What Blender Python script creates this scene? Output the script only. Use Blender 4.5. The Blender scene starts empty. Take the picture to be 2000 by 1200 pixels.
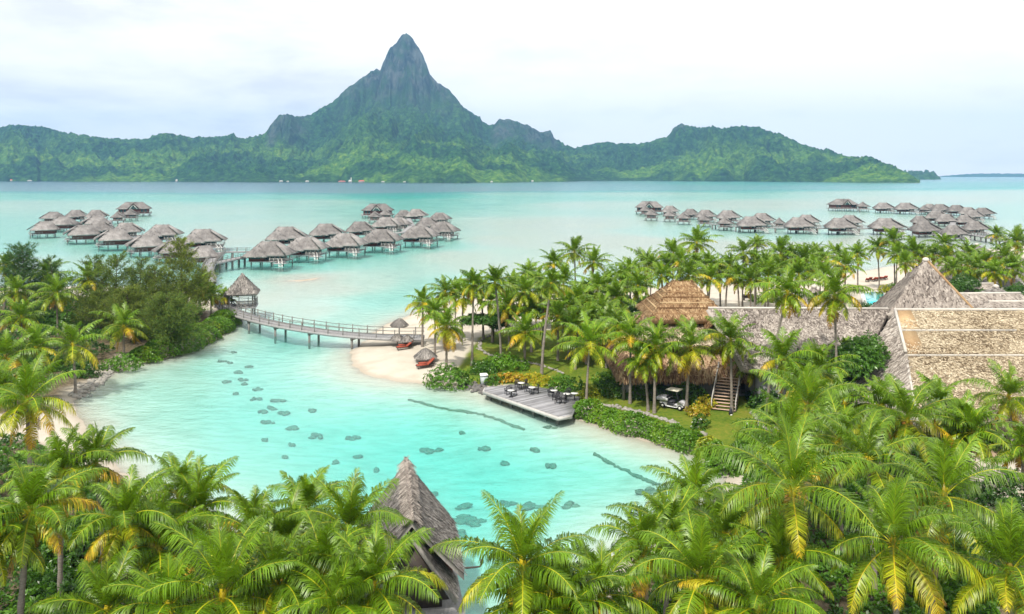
EXPO = 0.55
HAZE = 0.8e-4
import bpy, math, random
import numpy as np
from mathutils import Vector
C = bpy.context.scene.collection
R = math.radians
rng = np.random.default_rng(7)
random.seed(7)
H = 24.0            # camera height above the lagoon (m)
F = 1600.0          # focal length in pixels of the 2000 px wide photograph
HZ = 342.0          # horizon row


def P(px, py, z=0.0):
    """world point at height z that lies on the sight line through a photograph pixel"""
    d = (H - z) * F / (py - HZ)
    return np.array([(px - 1000.0) / F * d, d, z])


def PD(px, py, d):
    """world point at distance d"""
    return np.array([(px - 1000.0) / F * d, d, H - (py - HZ) / F * d])


# ------------------------------------------------------------------ noise
def _h(ix, iy, s):
    n = (ix.astype(np.int64) * 374761393 + iy.astype(np.int64) * 668265263 + s * 974711) & 0x7fffffff
    n = ((n ^ (n >> 13)) * 1274126177) & 0x7fffffff
    n = (n ^ (n >> 16)) & 0xffffff
    return n / float(0xffffff)


def vnoise(x, y, s=0):
    x = np.asarray(x, float); y = np.asarray(y, float)
    ix = np.floor(x); iy = np.floor(y)
    fx = x - ix; fy = y - iy
    fx = fx * fx * fx * (fx * (fx * 6 - 15) + 10); fy = fy * fy * fy * (fy * (fy * 6 - 15) + 10)
    a = _h(ix, iy, s); b = _h(ix + 1, iy, s); c = _h(ix, iy + 1, s); d = _h(ix + 1, iy + 1, s)
    return (a * (1 - fx) + b * fx) * (1 - fy) + (c * (1 - fx) + d * fx) * fy


def fbm(x, y, o=4, s=0):
    t = 0.0; a = 0.5; n = 0.0
    for k in range(o):
        t = t + a * vnoise(x, y, s + k * 17); n += a
        x = x * 2.03 + 11.3; y = y * 2.03 + 5.7; a *= 0.5
    return t / n


def ridged(x, y, o=4, s=0):
    t = 0.0; a = 0.5; n = 0.0
    for k in range(o):
        t = t + a * (1 - abs(2 * vnoise(x, y, s + k * 13) - 1)); n += a
        x = x * 2.1 + 3.1; y = y * 2.1 + 7.7; a *= 0.5
    return t / n


def sstep(a, b, x):
    t = np.clip((np.asarray(x, float) - a) / (b - a), 0, 1)
    return t * t * (3 - 2 * t)


def sdf(poly, x, y):
    """signed distance to a closed polygon, positive inside"""
    p = np.asarray(poly, float)[:, :2]
    d2 = np.full(x.shape, 1e18); ins = np.zeros(x.shape, bool)
    n = len(p)
    for i in range(n):
        ax, ay = p[i]; bx, by = p[(i + 1) % n]
        ex, ey = bx - ax, by - ay
        t = np.clip(((x - ax) * ex + (y - ay) * ey) / (ex * ex + ey * ey + 1e-12), 0, 1)
        d2 = np.minimum(d2, (x - ax - t * ex) ** 2 + (y - ay - t * ey) ** 2)
        if abs(ey) > 1e-12:
            c = ((ay > y) != (by > y)) & (x < ex * (y - ay) / ey + ax)
            ins ^= c
    return np.where(ins, 1, -1) * np.sqrt(d2)


# ------------------------------------------------------------------ mesh collecting
class MB:
    def __init__(s):
        s.v = []; s.q = []; s.t = []; s.n = 0; s.c = []; s.hasc = False

    def add(s, v, q=None, t=None, col=None):
        v = np.asarray(v, float).reshape(-1, 3)
        if q is not None and len(q): s.q.append(np.asarray(q, int).reshape(-1, 4) + s.n)
        if t is not None and len(t): s.t.append(np.asarray(t, int).reshape(-1, 3) + s.n)
        if col is None: col = np.zeros((len(v), 3))
        else:
            s.hasc = True
            col = np.broadcast_to(np.asarray(col, float), (len(v), 3))
        s.c.append(col); s.v.append(v); s.n += len(v)

    def box(s, c, size, rz=0.0, col=None):
        x, y, z = np.asarray(size, float) / 2
        v = np.array([[-x, -y, -z], [x, -y, -z], [x, y, -z], [-x, y, -z], [-x, -y, z], [x, -y, z], [x, y, z], [-x, y, z]])
        ca, sa = math.cos(rz), math.sin(rz)
        v = np.stack([v[:, 0] * ca - v[:, 1] * sa, v[:, 0] * sa + v[:, 1] * ca, v[:, 2]], 1) + np.asarray(c, float)
        s.add(v, [[3, 2, 1, 0], [4, 5, 6, 7], [0, 1, 5, 4], [1, 2, 6, 5], [2, 3, 7, 6], [3, 0, 4, 7]], col=col)

    def beam(s, p, q, w, h=None, col=None, up=(0, 0, 1)):
        p = np.asarray(p, float); q = np.asarray(q, float); h = h or w
        d = q - p; d = d / (np.linalg.norm(d) + 1e-9)
        u = np.asarray(up, float)
        a = np.cross(d, u)
        if np.linalg.norm(a) < 1e-3: a = np.cross(d, (1, 0, 0))
        a = a / np.linalg.norm(a); b = np.cross(a, d)
        v = [o + a * i * w / 2 + b * j * h / 2 for o in (p, q) for i, j in ((-1, -1), (1, -1), (1, 1), (-1, 1))]
        s.add(v, [[3, 2, 1, 0], [4, 5, 6, 7], [0, 1, 5, 4], [1, 2, 6, 5], [2, 3, 7, 6], [3, 0, 4, 7]], col=col)

    def tube(s, pts, rad, n=8, cap=True, col=None):
        pts = np.asarray(pts, float); rad = np.broadcast_to(np.asarray(rad, float), (len(pts),))
        d = np.gradient(pts, axis=0); d /= np.linalg.norm(d, axis=1)[:, None] + 1e-9
        ref = np.array([0, 0, 1.0]) if abs(d[0][2]) < 0.9 else np.array([1.0, 0, 0])
        a = np.cross(d, ref); a /= np.linalg.norm(a, axis=1)[:, None] + 1e-9
        b = np.cross(d, a)
        th = np.arange(n) * 2 * math.pi / n
        v = pts[:, None] + rad[:, None, None] * (np.cos(th)[None, :, None] * a[:, None] + np.sin(th)[None, :, None] * b[:, None])
        q = [[i * n + j, i * n + (j + 1) % n, (i + 1) * n + (j + 1) % n, (i + 1) * n + j] for i in range(len(pts) - 1) for j in range(n)]
        v = v.reshape(-1, 3); t = []
        if cap:
            m = len(v); v = np.vstack([v, pts[0], pts[-1]])
            k = (len(pts) - 1) * n
            t = [[m, (j + 1) % n, j] for j in range(n)] + [[m + 1, k + j, k + (j + 1) % n] for j in range(n)]
        s.add(v, q, t, col=col)

    def ell(s, c, r, nu=10, nv=6, lump=0.0, seed=0, col=None, rz=0.0):
        r = np.broadcast_to(np.asarray(r, float), (3,))
        th = np.arange(nu) * 2 * math.pi / nu; ph = np.linspace(0, math.pi, nv + 1)
        T, Q = np.meshgrid(th, ph)
        k = 1 + lump * (fbm(np.cos(T) * np.sin(Q) * 1.7 + seed * 3.1 + 50, np.sin(T) * np.sin(Q) * 1.7 + np.cos(Q) * 2.3 + 50, 3, seed) - 0.5) * 2
        x = r[0] * k * np.cos(T) * np.sin(Q); y = r[1] * k * np.sin(T) * np.sin(Q); z = r[2] * k * np.cos(Q)
        ca, sa = math.cos(rz), math.sin(rz)
        v = np.stack([x * ca - y * sa + c[0], x * sa + y * ca + c[1], z + c[2]], -1).reshape(-1, 3)
        q = [[i * nu + j, (i + 1) * nu + j, (i + 1) * nu + (j + 1) % nu, i * nu + (j + 1) % nu] for i in range(nv) for j in range(nu)]
        s.add(v, q, col=col)

    def poly(s, top, thick, col=None):
        """a slab: top outline (counter-clockwise from above), pushed down by thick"""
        top = np.asarray(top, float); n = len(top)
        bot = top - np.array([0, 0, thick])
        c = len(top)
        v = np.vstack([top, bot, top.mean(0), bot.mean(0)])
        t = [[i, (i + 1) % n, 2 * n] for i in range(n)] + [[n + (i + 1) % n, n + i, 2 * n + 1] for i in range(n)]
        q = [[n + i, n + (i + 1) % n, (i + 1) % n, i] for i in range(n)]
        s.add(v, q, t, col=col)

    def slab(s, pts, thick, col=None):
        """a sheet polygon (3 or 4 corners, any slope) given thickness along minus its normal"""
        p = np.asarray(pts, float); n = len(p)
        nn = np.cross(p[1] - p[0], p[2] - p[0]); nn /= np.linalg.norm(nn)
        if nn[2] < 0: p = p[::-1]; nn = -nn
        b = p - nn * thick
        v = np.vstack([p, b])
        q = [[n + i, n + (i + 1) % n, (i + 1) % n, i] for i in range(n)]
        if n == 4: s.add(v, q + [[0, 1, 2, 3], [7, 6, 5, 4]], col=col)
        else: s.add(v, q, [[0, 1, 2], [5, 4, 3]], col=col)

    def build(s, name, mat, parent=None, origin=None, smooth=False):
        me = bpy.data.meshes.new(name)
        v = np.vstack(s.v)
        if origin is not None: v = v - np.asarray(origin, float)
        q = np.vstack(s.q) if s.q else np.zeros((0, 4), int)
        t = np.vstack(s.t) if s.t else np.zeros((0, 3), int)
        me.vertices.add(len(v)); me.vertices.foreach_set('co', v.astype(np.float32).ravel())
        loops = np.concatenate([q.ravel(), t.ravel()])
        starts = np.concatenate([np.arange(len(q)) * 4, len(q) * 4 + np.arange(len(t)) * 3])
        me.loops.add(len(loops)); me.loops.foreach_set('vertex_index', loops.astype(np.int32))
        me.polygons.add(len(starts)); me.polygons.foreach_set('loop_start', starts.astype(np.int32))
        if smooth: me.polygons.foreach_set('use_smooth', np.ones(len(starts), bool))
        me.update(calc_edges=True)
        if s.hasc:
            a = me.color_attributes.new('tone', 'FLOAT_COLOR', 'POINT')
            c = np.hstack([np.vstack(s.c), np.ones((len(v), 1))])
            a.data.foreach_set('color', c.astype(np.float32).ravel())
        me.materials.append(mat)
        o = bpy.data.objects.new(name, me); C.objects.link(o)
        if parent is not None: o.parent = parent
        return o


def thing(name, label, cat, loc=(0, 0, 0), rz=0.0, group=None, sc=1.0):
    o = bpy.data.objects.new(name, None); C.objects.link(o)
    o.empty_display_size = 0.3
    o.location = Vector(loc); o.rotation_euler = (0, 0, rz); o.scale = (sc, sc, sc)
    return tag(o, label, cat, group)


def tag(o, label, cat, group=None):
    o['label'] = label; o['category'] = cat
    if group: o['group'] = group
    return o


def setting(o, kind='structure'):
    o['kind'] = kind
    return o


def dup(root, loc, rz=0.0, label=None, sc=None, group=None):
    r = root.copy(); C.objects.link(r); r.location = Vector(loc); r.rotation_euler = (0, 0, rz)
    if sc is not None: r.scale = (sc, sc, sc)
    if label: r['label'] = label
    if group: r['group'] = group
    for ch in list(root.children):
        c = ch.copy(); C.objects.link(c); c.parent = r
        for g in list(ch.children):
            d = g.copy(); C.objects.link(d); d.parent = c
    return r


ORD = ('first second third fourth fifth sixth seventh eighth ninth tenth eleventh twelfth thirteenth fourteenth fifteenth sixteenth '
       'seventeenth eighteenth nineteenth twentieth twenty-first twenty-second twenty-third twenty-fourth twenty-fifth twenty-sixth '
       'twenty-seventh twenty-eighth twenty-ninth thirtieth thirty-first thirty-second thirty-third thirty-fourth thirty-fifth '
       'thirty-sixth thirty-seventh thirty-eighth thirty-ninth fortieth forty-first forty-second').split()


# ------------------------------------------------------------------ materials
class NT:
    def __init__(s, name):
        s.m = bpy.data.materials.new(name); s.m.use_nodes = True
        s.t = s.m.node_tree; s.t.nodes.clear()
        s.out = s.n('ShaderNodeOutputMaterial')

    def n(s, ty, **kw):
        o = s.t.nodes.new(ty)
        for k, v in kw.items():
            if k in o.inputs.keys() if hasattr(o.inputs, 'keys') else False: pass
            setattr(o, k, v)
        return o

    def l(s, a, b): s.t.links.new(a, b)

    def noise(s, scale, detail=4, rough=0.55, vec=None, dist=0.0):
        o = s.n('ShaderNodeTexNoise'); o.inputs['Scale'].default_value = scale; o.inputs['Detail'].default_value = detail
        o.inputs['Roughness'].default_value = rough; o.inputs['Distortion'].default_value = dist
        if vec is not None: s.l(vec, o.inputs['Vector'])
        return o.outputs['Fac']

    def pos(s, sx=1, sy=1, sz=1, obj=True, rot=(0, 0, 0)):
        t = s.n('ShaderNodeTexCoord') if obj else s.n('ShaderNodeNewGeometry')
        m = s.n('ShaderNodeMapping'); m.inputs['Scale'].default_value = (sx, sy, sz); m.inputs['Rotation'].default_value = rot
        s.l(t.outputs['Object'] if obj else t.outputs['Position'], m.inputs['Vector'])
        return m.outputs['Vector']

    def ramp(s, fac, stops, interp='LINEAR'):
        o = s.n('ShaderNodeValToRGB'); e = o.color_ramp.elements; o.color_ramp.interpolation = interp
        while len(e) < len(stops): e.new(0.5)
        for k, (p, c) in enumerate(stops):
            e[k].position = p; e[k].color = (*c, 1) if len(c) == 3 else c
        s.l(fac, o.inputs['Fac'])
        return o.outputs['Color']

    def mix(s, fac, a, b, mode='MIX'):
        o = s.n('ShaderNodeMix'); o.data_type = 'RGBA'; o.blend_type = mode
        for i, v in ((0, fac), (6, a), (7, b)):
            if isinstance(v, (int, float)): o.inputs[i].default_value = v
            elif isinstance(v, tuple): o.inputs[i].default_value = (*v, 1)
            else: s.l(v, o.inputs[i])
        return o.outputs[2]

    def math(s, op, a, b=None, clamp=False):
        o = s.n('ShaderNodeMath'); o.operation = op; o.use_clamp = clamp
        for i, v in ((0, a), (1, b)):
            if v is None: continue
            if isinstance(v, (int, float)): o.inputs[i].default_value = v
            else: s.l(v, o.inputs[i])
        return o.outputs[0]

    def maprange(s, v, a, b, c=0.0, d=1.0):
        o = s.n('ShaderNodeMapRange'); s.l(v, o.inputs[0])
        for i, k in enumerate((a, b, c, d)): o.inputs[i + 1].default_value = k
        return o.outputs[0]

    def bump(s, h, strength=0.4, dist=0.05):
        o = s.n('ShaderNodeBump'); o.inputs['Strength'].default_value = strength; o.inputs['Distance'].default_value = dist
        s.l(h, o.inputs['Height'])
        return o.outputs['Normal']

    def rand(s): return s.n('ShaderNodeNewGeometry').outputs['Random Per Island']
    def orand(s): return s.n('ShaderNodeObjectInfo').outputs['Random']

    def attr(s, name='tone'):
        a = s.n('ShaderNodeAttribute'); a.attribute_name = name
        return a

    def bsdf(s, col, rough=0.7, spec=0.3, normal=None, **kw):
        b = s.n('ShaderNodeBsdfPrincipled')
        if isinstance(col, tuple): b.inputs['Base Color'].default_value = (*col, 1)
        else: s.l(col, b.inputs['Base Color'])
        if isinstance(rough, (int, float)): b.inputs['Roughness'].default_value = rough
        else: s.l(rough, b.inputs['Roughness'])
        b.inputs['Specular IOR Level'].default_value = spec
        if normal is not None: s.l(normal, b.inputs['Normal'])
        for k, v in kw.items(): b.inputs[k].default_value = v
        return b.outputs[0]

    def done(s, sh, vol=None):
        if sh is not None: s.l(sh, s.out.inputs['Surface'])
        if vol is not None: s.l(vol, s.out.inputs['Volume'])
        return s.m


def plain(name, c, rough=0.6, var=0.25, scale=3.0, spec=0.3, stretch=(1, 1, 1), metallic=0.0, bump=0.2):
    """a painted, wooden or stone surface: base colour broken up by two noises"""
    m = NT(name)
    v = m.pos(*stretch)
    n = m.noise(scale, 6, 0.6, v); n2 = m.noise(scale * 9, 3, 0.6, v)
    f = m.math('ADD', m.math('MULTIPLY', n, 0.65), m.math('MULTIPLY', n2, 0.35))
    lo = tuple(k * (1 - var) for k in c); hi = tuple(min(1, k * (1 + var)) for k in c)
    col = m.ramp(f, [(0.3, lo), (0.7, hi)])
    return m.done(m.bsdf(col, rough, spec, m.bump(n2, bump, 0.02), Metallic=metallic))
# ================================================================== camera, world, sun, air
sc = bpy.context.scene
cam_d = bpy.data.cameras.new('camera'); cam = bpy.data.objects.new('camera', cam_d); C.objects.link(cam)
cam.location = (0, 0, H); cam.rotation_euler = (R(90), 0, 0)
cam_d.sensor_width = 36; cam_d.lens = 36 * F / 2000; cam_d.shift_y = -(600 - HZ) / 2000
cam_d.clip_start = 0.5; cam_d.clip_end = 60000
sc.camera = cam
SUN_EL, SUN_AZ = 54.0, 206.0        # degrees; azimuth clockwise from +Y: high, behind the camera and to its left
sd = bpy.data.lights.new('sun', 'SUN'); sd.energy = 4.0; sd.angle = R(2.5); sd.color = (1.0, 0.94, 0.83)
so = bpy.data.objects.new('sun', sd); C.objects.link(so)
sv = Vector((math.sin(R(SUN_AZ)) * math.cos(R(SUN_EL)), math.cos(R(SUN_AZ)) * math.cos(R(SUN_EL)), math.sin(R(SUN_EL))))
so.rotation_euler = sv.to_track_quat('Z', 'Y').to_euler()
so.location = sv * 60

w = bpy.data.worlds.new('World'); sc.world = w; w.use_nodes = True
t = w.node_tree; t.nodes.clear()


class WT(NT):
    def __init__(s, tree): s.t = tree


k = WT(t)
sky = k.n('ShaderNodeTexSky'); sky.sky_type = 'NISHITA'; sky.sun_disc = False
sky.sun_elevation = R(SUN_EL); sky.sun_rotation = R(SUN_AZ); sky.dust_density = 2.0
tc = k.n('ShaderNodeTexCoord')
sep = k.n('ShaderNodeSeparateXYZ'); k.l(tc.outputs['Generated'], sep.inputs[0])
el = k.math('MAXIMUM', sep.outputs[2], 0.0)
dv = k.math('ADD', el, 0.22)
cmb = k.n('ShaderNodeCombineXYZ')
k.l(k.math('DIVIDE', sep.outputs[0], dv), cmb.inputs[0]); k.l(k.math('DIVIDE', sep.outputs[1], dv), cmb.inputs[1])
k.l(k.math('MULTIPLY', el, 3.0), cmb.inputs[2])
n1 = k.noise(1.5, 7, 0.55, cmb.outputs[0], 0.3)
n2 = k.noise(4.0, 5, 0.55, cmb.outputs[0], 0.2)
nn = k.math('ADD', k.math('MULTIPLY', n1, 0.7), k.math('MULTIPLY', n2, 0.3))
# the overcast is a little thinner on the left, where greyer layers show between the white tops
side = k.maprange(sep.outputs[0], -0.6, 0.35, -0.10, 0.13)
nn = k.math('ADD', nn, side)
cl = k.ramp(nn, [(0.34, (0.83, 0.82, 0.80)), (0.42, (0.93, 0.915, 0.89)), (0.50, (1.02, 0.99, 0.95)), (0.62, (1.10, 1.06, 1.0))])
cover = k.maprange(nn, 0.22, 0.42, 0.9, 1.0)
grad = k.maprange(el, 0.0, 1.0, 1.0, 1.15)     # an overcast sky is a little brighter overhead than at the horizon
gain = k.math('MULTIPLY', grad, 8.7)
cg = k.n('ShaderNodeVectorMath'); cg.operation = 'SCALE'; k.l(cl, cg.inputs[0]); k.l(gain, cg.inputs['Scale'])
col = k.mix(cover, sky.outputs[0], cg.outputs[0])
bg = k.n('ShaderNodeBackground'); bg.inputs['Strength'].default_value = 0.1
k.l(col, bg.inputs['Color'])
wo = k.n('ShaderNodeOutputWorld'); k.l(bg.outputs[0], wo.inputs['Surface'])

vs = sc.view_settings; vs.view_transform = 'Standard'; vs.look = 'None'; vs.exposure = EXPO; vs.gamma = 1; vs.use_curve_mapping = False
sc.cycles.use_denoising = True
sc.cycles.max_bounces = 6; sc.cycles.diffuse_bounces = 3; sc.cycles.glossy_bounces = 2; sc.cycles.transmission_bounces = 3
sc.cycles.transparent_max_bounces = 8; sc.cycles.volume_bounces = 0
sc.cycles.sample_clamp_indirect = 4.0
sc.cycles.use_adaptive_sampling = True

if HAZE > 0:
    hz = MB()
    x0, x1, y0, y1, z0, z1 = -9500, 9500, -400, 10400, -5.2, 790
    hz.box(((x0 + x1) / 2, (y0 + y1) / 2, (z0 + z1) / 2), (x1 - x0, y1 - y0, z1 - z0))
    m = NT('sea_air')
    pv = m.n('ShaderNodeVolumePrincipled'); pv.inputs['Density'].default_value = HAZE
    pv.inputs['Color'].default_value = (0.28, 0.57, 1.0, 1); pv.inputs['Anisotropy'].default_value = 0.0
    setting(hz.build('haze', m.done(None, pv.outputs[0])), 'stuff')

# ================================================================== ground and water
LEFT_LAND = [(-1500, 552), (-200, 560), (150, 560), (330, 563), (405, 575), (437, 595), (456, 618), (440, 652), (385, 680), (322, 700),
             (262, 712), (222, 726), (186, 748), (152, 776), (140, 792), (152, 818), (178, 852), (208, 895), (262, 950), (360, 1000), (470, 1040),
             (590, 1085), (680, 1150), (715, 1230), (725, 1700), (-3000, 1700)]
RIGHT_LAND = [(1090, 1700), (1105, 1290), (1130, 1190), (1190, 1112), (1260, 1052), (1340, 1002), (1420, 962), (1436, 936), (1400, 908), (1350, 888),
              (1280, 866), (1200, 843), (1135, 822), (1090, 806), (1020, 785), (950, 768), (900, 757), (840, 751), (780, 747), (728, 738), (700, 724),
              (690, 706), (692, 690), (706, 672), (722, 655), (752, 638), (790, 620), (830, 604), (880, 590), (940, 579), (1010, 571), (1100, 566),
              (1200, 563), (1300, 562), (1420, 556), (1500, 550), (1600, 540), (1700, 528), (1800, 510), (1900, 492), (1990, 478), (2100, 470), (4200, 462), (4200, 1700)]
SANDBAR = [(556, 549), (585, 546.5), (622, 543), (612, 547), (585, 550.5)]
LL = [P(*p) for p in LEFT_LAND]; RL = [P(*p) for p in RIGHT_LAND]; SB = [P(*p) for p in SANDBAR]
DEP = np.array([
    (700, 850, 1.5), (500, 850, 1.3), (850, 840, 2.4), (1000, 950, 3.1), (800, 900, 2.0), (900, 1050, 3.0), (1100, 1010, 3.0), (900, 900, 2.3), (1000, 870, 2.9), (300, 850, 0.8),
    (260, 770, 0.55), (330, 730, 0.7), (420, 700, 1.5), (480, 660, 2.4), (560, 690, 1.6), (580, 750, 1.1), (640, 720, 0.6), (640, 780, 1.1), (1150, 900, 2.6), (1250, 960, 2.8),
    (1040, 835, 2.3), (1200, 880, 1.6), (1330, 925, 0.5), (1250, 880, 0.55), (1100, 840, 0.7), (860, 775, 0.8), (960, 800, 0.8), (700, 950, 2.2), (500, 950, 1.6), (800, 1000, 2.7), (1000, 1150, 2.6),
    (500, 580, 0.3), (600, 605, 0.4), (700, 620, 0.7), (590, 548, 0.15), (700, 550, 0.45), (640, 560, 0.3), (850, 560, 0.8), (760, 590, 1.0), (445, 540, 0.8), (480, 550, 0.45), (900, 500, 0.35), (1000, 470, 0.32),
    (1100, 440, 0.32), (1200, 470, 0.25), (1000, 520, 0.35), (1300, 480, 0.25), (1500, 480, 0.25), (1700, 470, 0.28), (1900, 475, 0.3),
    (560, 512, 1.4), (700, 492, 1.3), (800, 478, 1.2), (250, 480, 1.2), (100, 475, 0.9), (50, 520, 0.35), (160, 520, 0.6), (440, 470, 0.35), (500, 450, 0.4),
    (0, 400, 0.5), (200, 400, 0.55), (400, 410, 0.5), (600, 395, 0.6), (870, 395, 1.3), (960, 392, 1.0), (1150, 400, 0.45), (1350, 452, 0.7), (1560, 460, 0.65), (1700, 440, 0.4), (1500, 400, 0.35), (1800, 388, 0.35), (1800, 415, 0.6),
    (0, 382, 1.2), (300, 382, 1.1), (560, 382, 1.2), (800, 381, 2.4), (1000, 379, 0.8), (1250, 379, 0.6), (1700, 377, 0.5), (2000, 377, 0.45),
    (0, 367, 11), (300, 367, 12), (600, 369, 12), (850, 370, 12), (700, 374, 9), (400, 374, 7), (1000, 369, 8), (1250, 368, 6), (1600, 366, 5.5), (1950, 360, 4.0), (2000, 352, 6),
    (0, 357, 13), (700, 360, 13), (1000, 360, 7), (1500, 358, 4.2), (1900, 350, 5)], float)


DEP[(DEP[:, 1] > 740), 2] *= 1.55


def depth_field(x, y):
    d = np.maximum(y, 8.0)
    u = x / d * F / 160.0; v = np.log(np.maximum(d, 5)) * 4.2
    pw = DEP[:, 1]; dd = H * F / (pw - HZ)
    cu = (DEP[:, 0] - 1000) / 160.0; cv = np.log(dd) * 4.2
    num = np.zeros(x.shape); den = np.zeros(x.shape)
    for a, b, z in zip(cu, cv, DEP[:, 2]):
        wgt = 1.0 / ((u - a) ** 2 + ((v - b) * 1.6) ** 2 + 0.02) ** 2
        num += wgt * z; den += wgt
    return num / den


def shore(x, y):
    return np.maximum(np.maximum(sdf(LL, x, y), sdf(RL, x, y)), sdf(SB, x, y))


def ground_z(x, y, full=False):
    x = np.atleast_1d(np.asarray(x, float)); y = np.atleast_1d(np.asarray(y, float))
    s = shore(x, y)
    near = np.clip(1 - y / 700.0, 0, 1)
    s2 = s + (fbm(x * 0.25, y * 0.25, 3, 3) - 0.5) * 2.2 * near
    dep = depth_field(x, y)
    dep = dep * (1 + 0.35 * (fbm(x * 0.09, y * 0.05, 4, 9) - 0.5) * near)
    ramp = np.clip(-s2, 0, None) * 0.16 * (1 + np.clip(y - 150, 0, 600) / 200)
    d = dep * (1 - np.exp(-ramp / np.maximum(dep, 0.05)))
    up = np.where(sdf(SB, x, y) > -1, 0.16, 1.0) * (1 - np.exp(-np.clip(s2, 0, None) * 0.17)) + (fbm(x * 0.13, y * 0.13, 3, 5) - 0.5) * 0.25 * sstep(0, 6, s2)
    z = np.where(s2 > 0, up, -np.minimum(d, 4.0))
    return (z, d, s2) if full else z


def gz(x, y): return float(ground_z(x, y)[0])


def on(px, py, lift=0.0):
    """the point where the sight line through a pixel meets the ground"""
    z = 0.6
    for _ in range(4):
        p = P(px, py, z); z = max(gz(p[0], p[1]), -0.2)
    p = P(px, py, z); p[2] = z + lift
    return p


NA = 700
ang = np.linspace(R(-66), R(66), NA)
# more columns inside the picture's own angle
ang = np.sort(np.concatenate([np.linspace(R(-70), R(-36), 60)[:-1], np.linspace(R(-36), R(36), NA - 120), np.linspace(R(36), R(70), 61)[1:]]))
NA = len(ang)
rad = np.concatenate([np.exp(np.linspace(math.log(46), math.log(420), 560))[:-1], np.exp(np.linspace(math.log(420), math.log(10350), 170))]); NR = len(rad)
A, D_ = np.meshgrid(ang, rad)
GX = D_ * np.sin(A); GY = D_ * np.cos(A) - 25.0
gzv, gdep, gsh = ground_z(GX, GY, True)
LAWN = [P(p[0], p[1], 0.8) for p in [(884, 722), (915, 690), (935, 662), (965, 650), (1060, 648), (1200, 640), (1330, 640), (1520, 690), (1530, 790), (1500, 872), (1440, 905), (1380, 880), (1290, 828),
        (1140, 783), (1080, 758), (1005, 745), (930, 742)]]
SOIL_L = [P(p[0], p[1], 0.8) for p in [(-900, 575), (100, 580), (330, 580), (400, 592), (420, 620), (330, 672), (240, 690), (180, 725), (120, 760), (60, 800), (-900, 900)]]
SOIL_F = [P(p[0], p[1], 0.8) for p in [(-900, 840), (60, 860), (110, 905), (220, 940), (330, 1010), (560, 1100), (660, 1190), (700, 1600), (-3000, 1600)]]
SOIL_R = [P(p[0], p[1], 0.8) for p in [(1130, 1600), (1170, 1180), (1330, 1030), (1450, 950), (1470, 890), (1520, 850), (1560, 760), (1800, 800), (1900, 900), (1900, 1010), (2300, 1010), (3500, 1600)]]
wob = (fbm(GX * 0.3, GY * 0.3, 3, 21) - 0.5) * 3
lawn = sstep(-0.4, 0.5, sdf(LAWN, GX, GY) + wob * 0.35)
soil = np.maximum(np.maximum(sstep(-1, 1.5, sdf(SOIL_L, GX, GY) + wob), sstep(-1, 1, sdf(SOIL_F, GX, GY) + wob)), sstep(-1, 1, sdf(SOIL_R, GX, GY) + wob))
soil = soil * (1 - lawn)
g = MB()
idx = np.arange(NA * NR).reshape(NR, NA)
quads = np.stack([idx[:-1, :-1], idx[:-1, 1:], idx[1:, 1:], idx[1:, :-1]], -1).reshape(-1, 4)
col = np.stack([lawn.ravel(), soil.ravel(), np.clip(gsh.ravel() / 10, 0, 1)], 1)
g.add(np.stack([GX, GY, gzv], -1).reshape(-1, 3), quads, col=col)
m = NT('sand_and_lawn')
p = m.pos(obj=False)
a = m.attr(); se = m.n('ShaderNodeSeparateColor'); m.l(a.outputs['Color'], se.inputs[0])
n1 = m.noise(0.35, 5, 0.6, p); n2 = m.noise(3.0, 5, 0.6, p); n3 = m.noise(14.0, 4, 0.7, p)
sand = m.ramp(m.math('ADD', m.math('MULTIPLY', n1, 0.6), m.math('MULTIPLY', n3, 0.4)), [(0.32, (0.36, 0.31, 0.25)), (0.5, (0.44, 0.40, 0.34)), (0.68, (0.48, 0.445, 0.39))])
gm = m.math('ADD', m.math('MULTIPLY', n1, 0.5), m.math('MULTIPLY', n2, 0.5))
sand = m.mix(m.maprange(m.noise(4.5, 5, 0.75, p), 0.58, 0.70, 0.0, 0.4), sand, (0.25, 0.215, 0.17))
grass = m.ramp(gm, [(0.34, (0.055, 0.10, 0.010)), (0.47, (0.105, 0.155, 0.016)), (0.58, (0.17, 0.18, 0.024)), (0.7, (0.26, 0.20, 0.06))])
grass = m.mix(m.maprange(n3, 0.3, 0.75, 0.0, 0.45), grass, (0.05, 0.10, 0.012))
dirt = m.ramp(m.math('ADD', m.math('MULTIPLY', n2, 0.5), m.math('MULTIPLY', n3, 0.5)), [(0.33, (0.03, 0.03, 0.016)), (0.5, (0.10, 0.08, 0.05)), (0.66, (0.24, 0.19, 0.13))])
c1 = m.mix(se.outputs[1], sand, dirt); c1 = m.mix(se.outputs[0], c1, grass)
# submerged sand: patches of darker rubble
hgt = m.n('ShaderNodeSeparateXYZ'); m.l(m.n('ShaderNodeNewGeometry').outputs['Position'], hgt.inputs[0])
under = m.maprange(hgt.outputs[2], -0.05, -0.5, 0.0, 1.0)
rub = m.math('MULTIPLY', m.maprange(m.noise(0.22, 6, 0.65, p), 0.52, 0.66, 0.0, 0.28), under)
c1 = m.mix(under, c1, m.mix(m.maprange(m.noise(0.8, 5, 0.6, m.pos(0.5, 1.6, 1, obj=False, rot=(0, 0, R(15)))), 0.38, 0.62, 0.0, 1.0), (0.49, 0.47, 0.42), (0.60, 0.58, 0.53)))
c1 = m.mix(rub, c1, (0.28, 0.31, 0.25))
wet = m.math('MULTIPLY', m.maprange(m.math('ADD', hgt.outputs[2], m.math('MULTIPLY', n2, 0.12)), 0.24, 0.10, 0.0, 0.42), m.maprange(hgt.outputs[2], -0.12, 0.0, 0.0, 1.0))
c1 = m.mix(wet, c1, (0.24, 0.20, 0.15))
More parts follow.
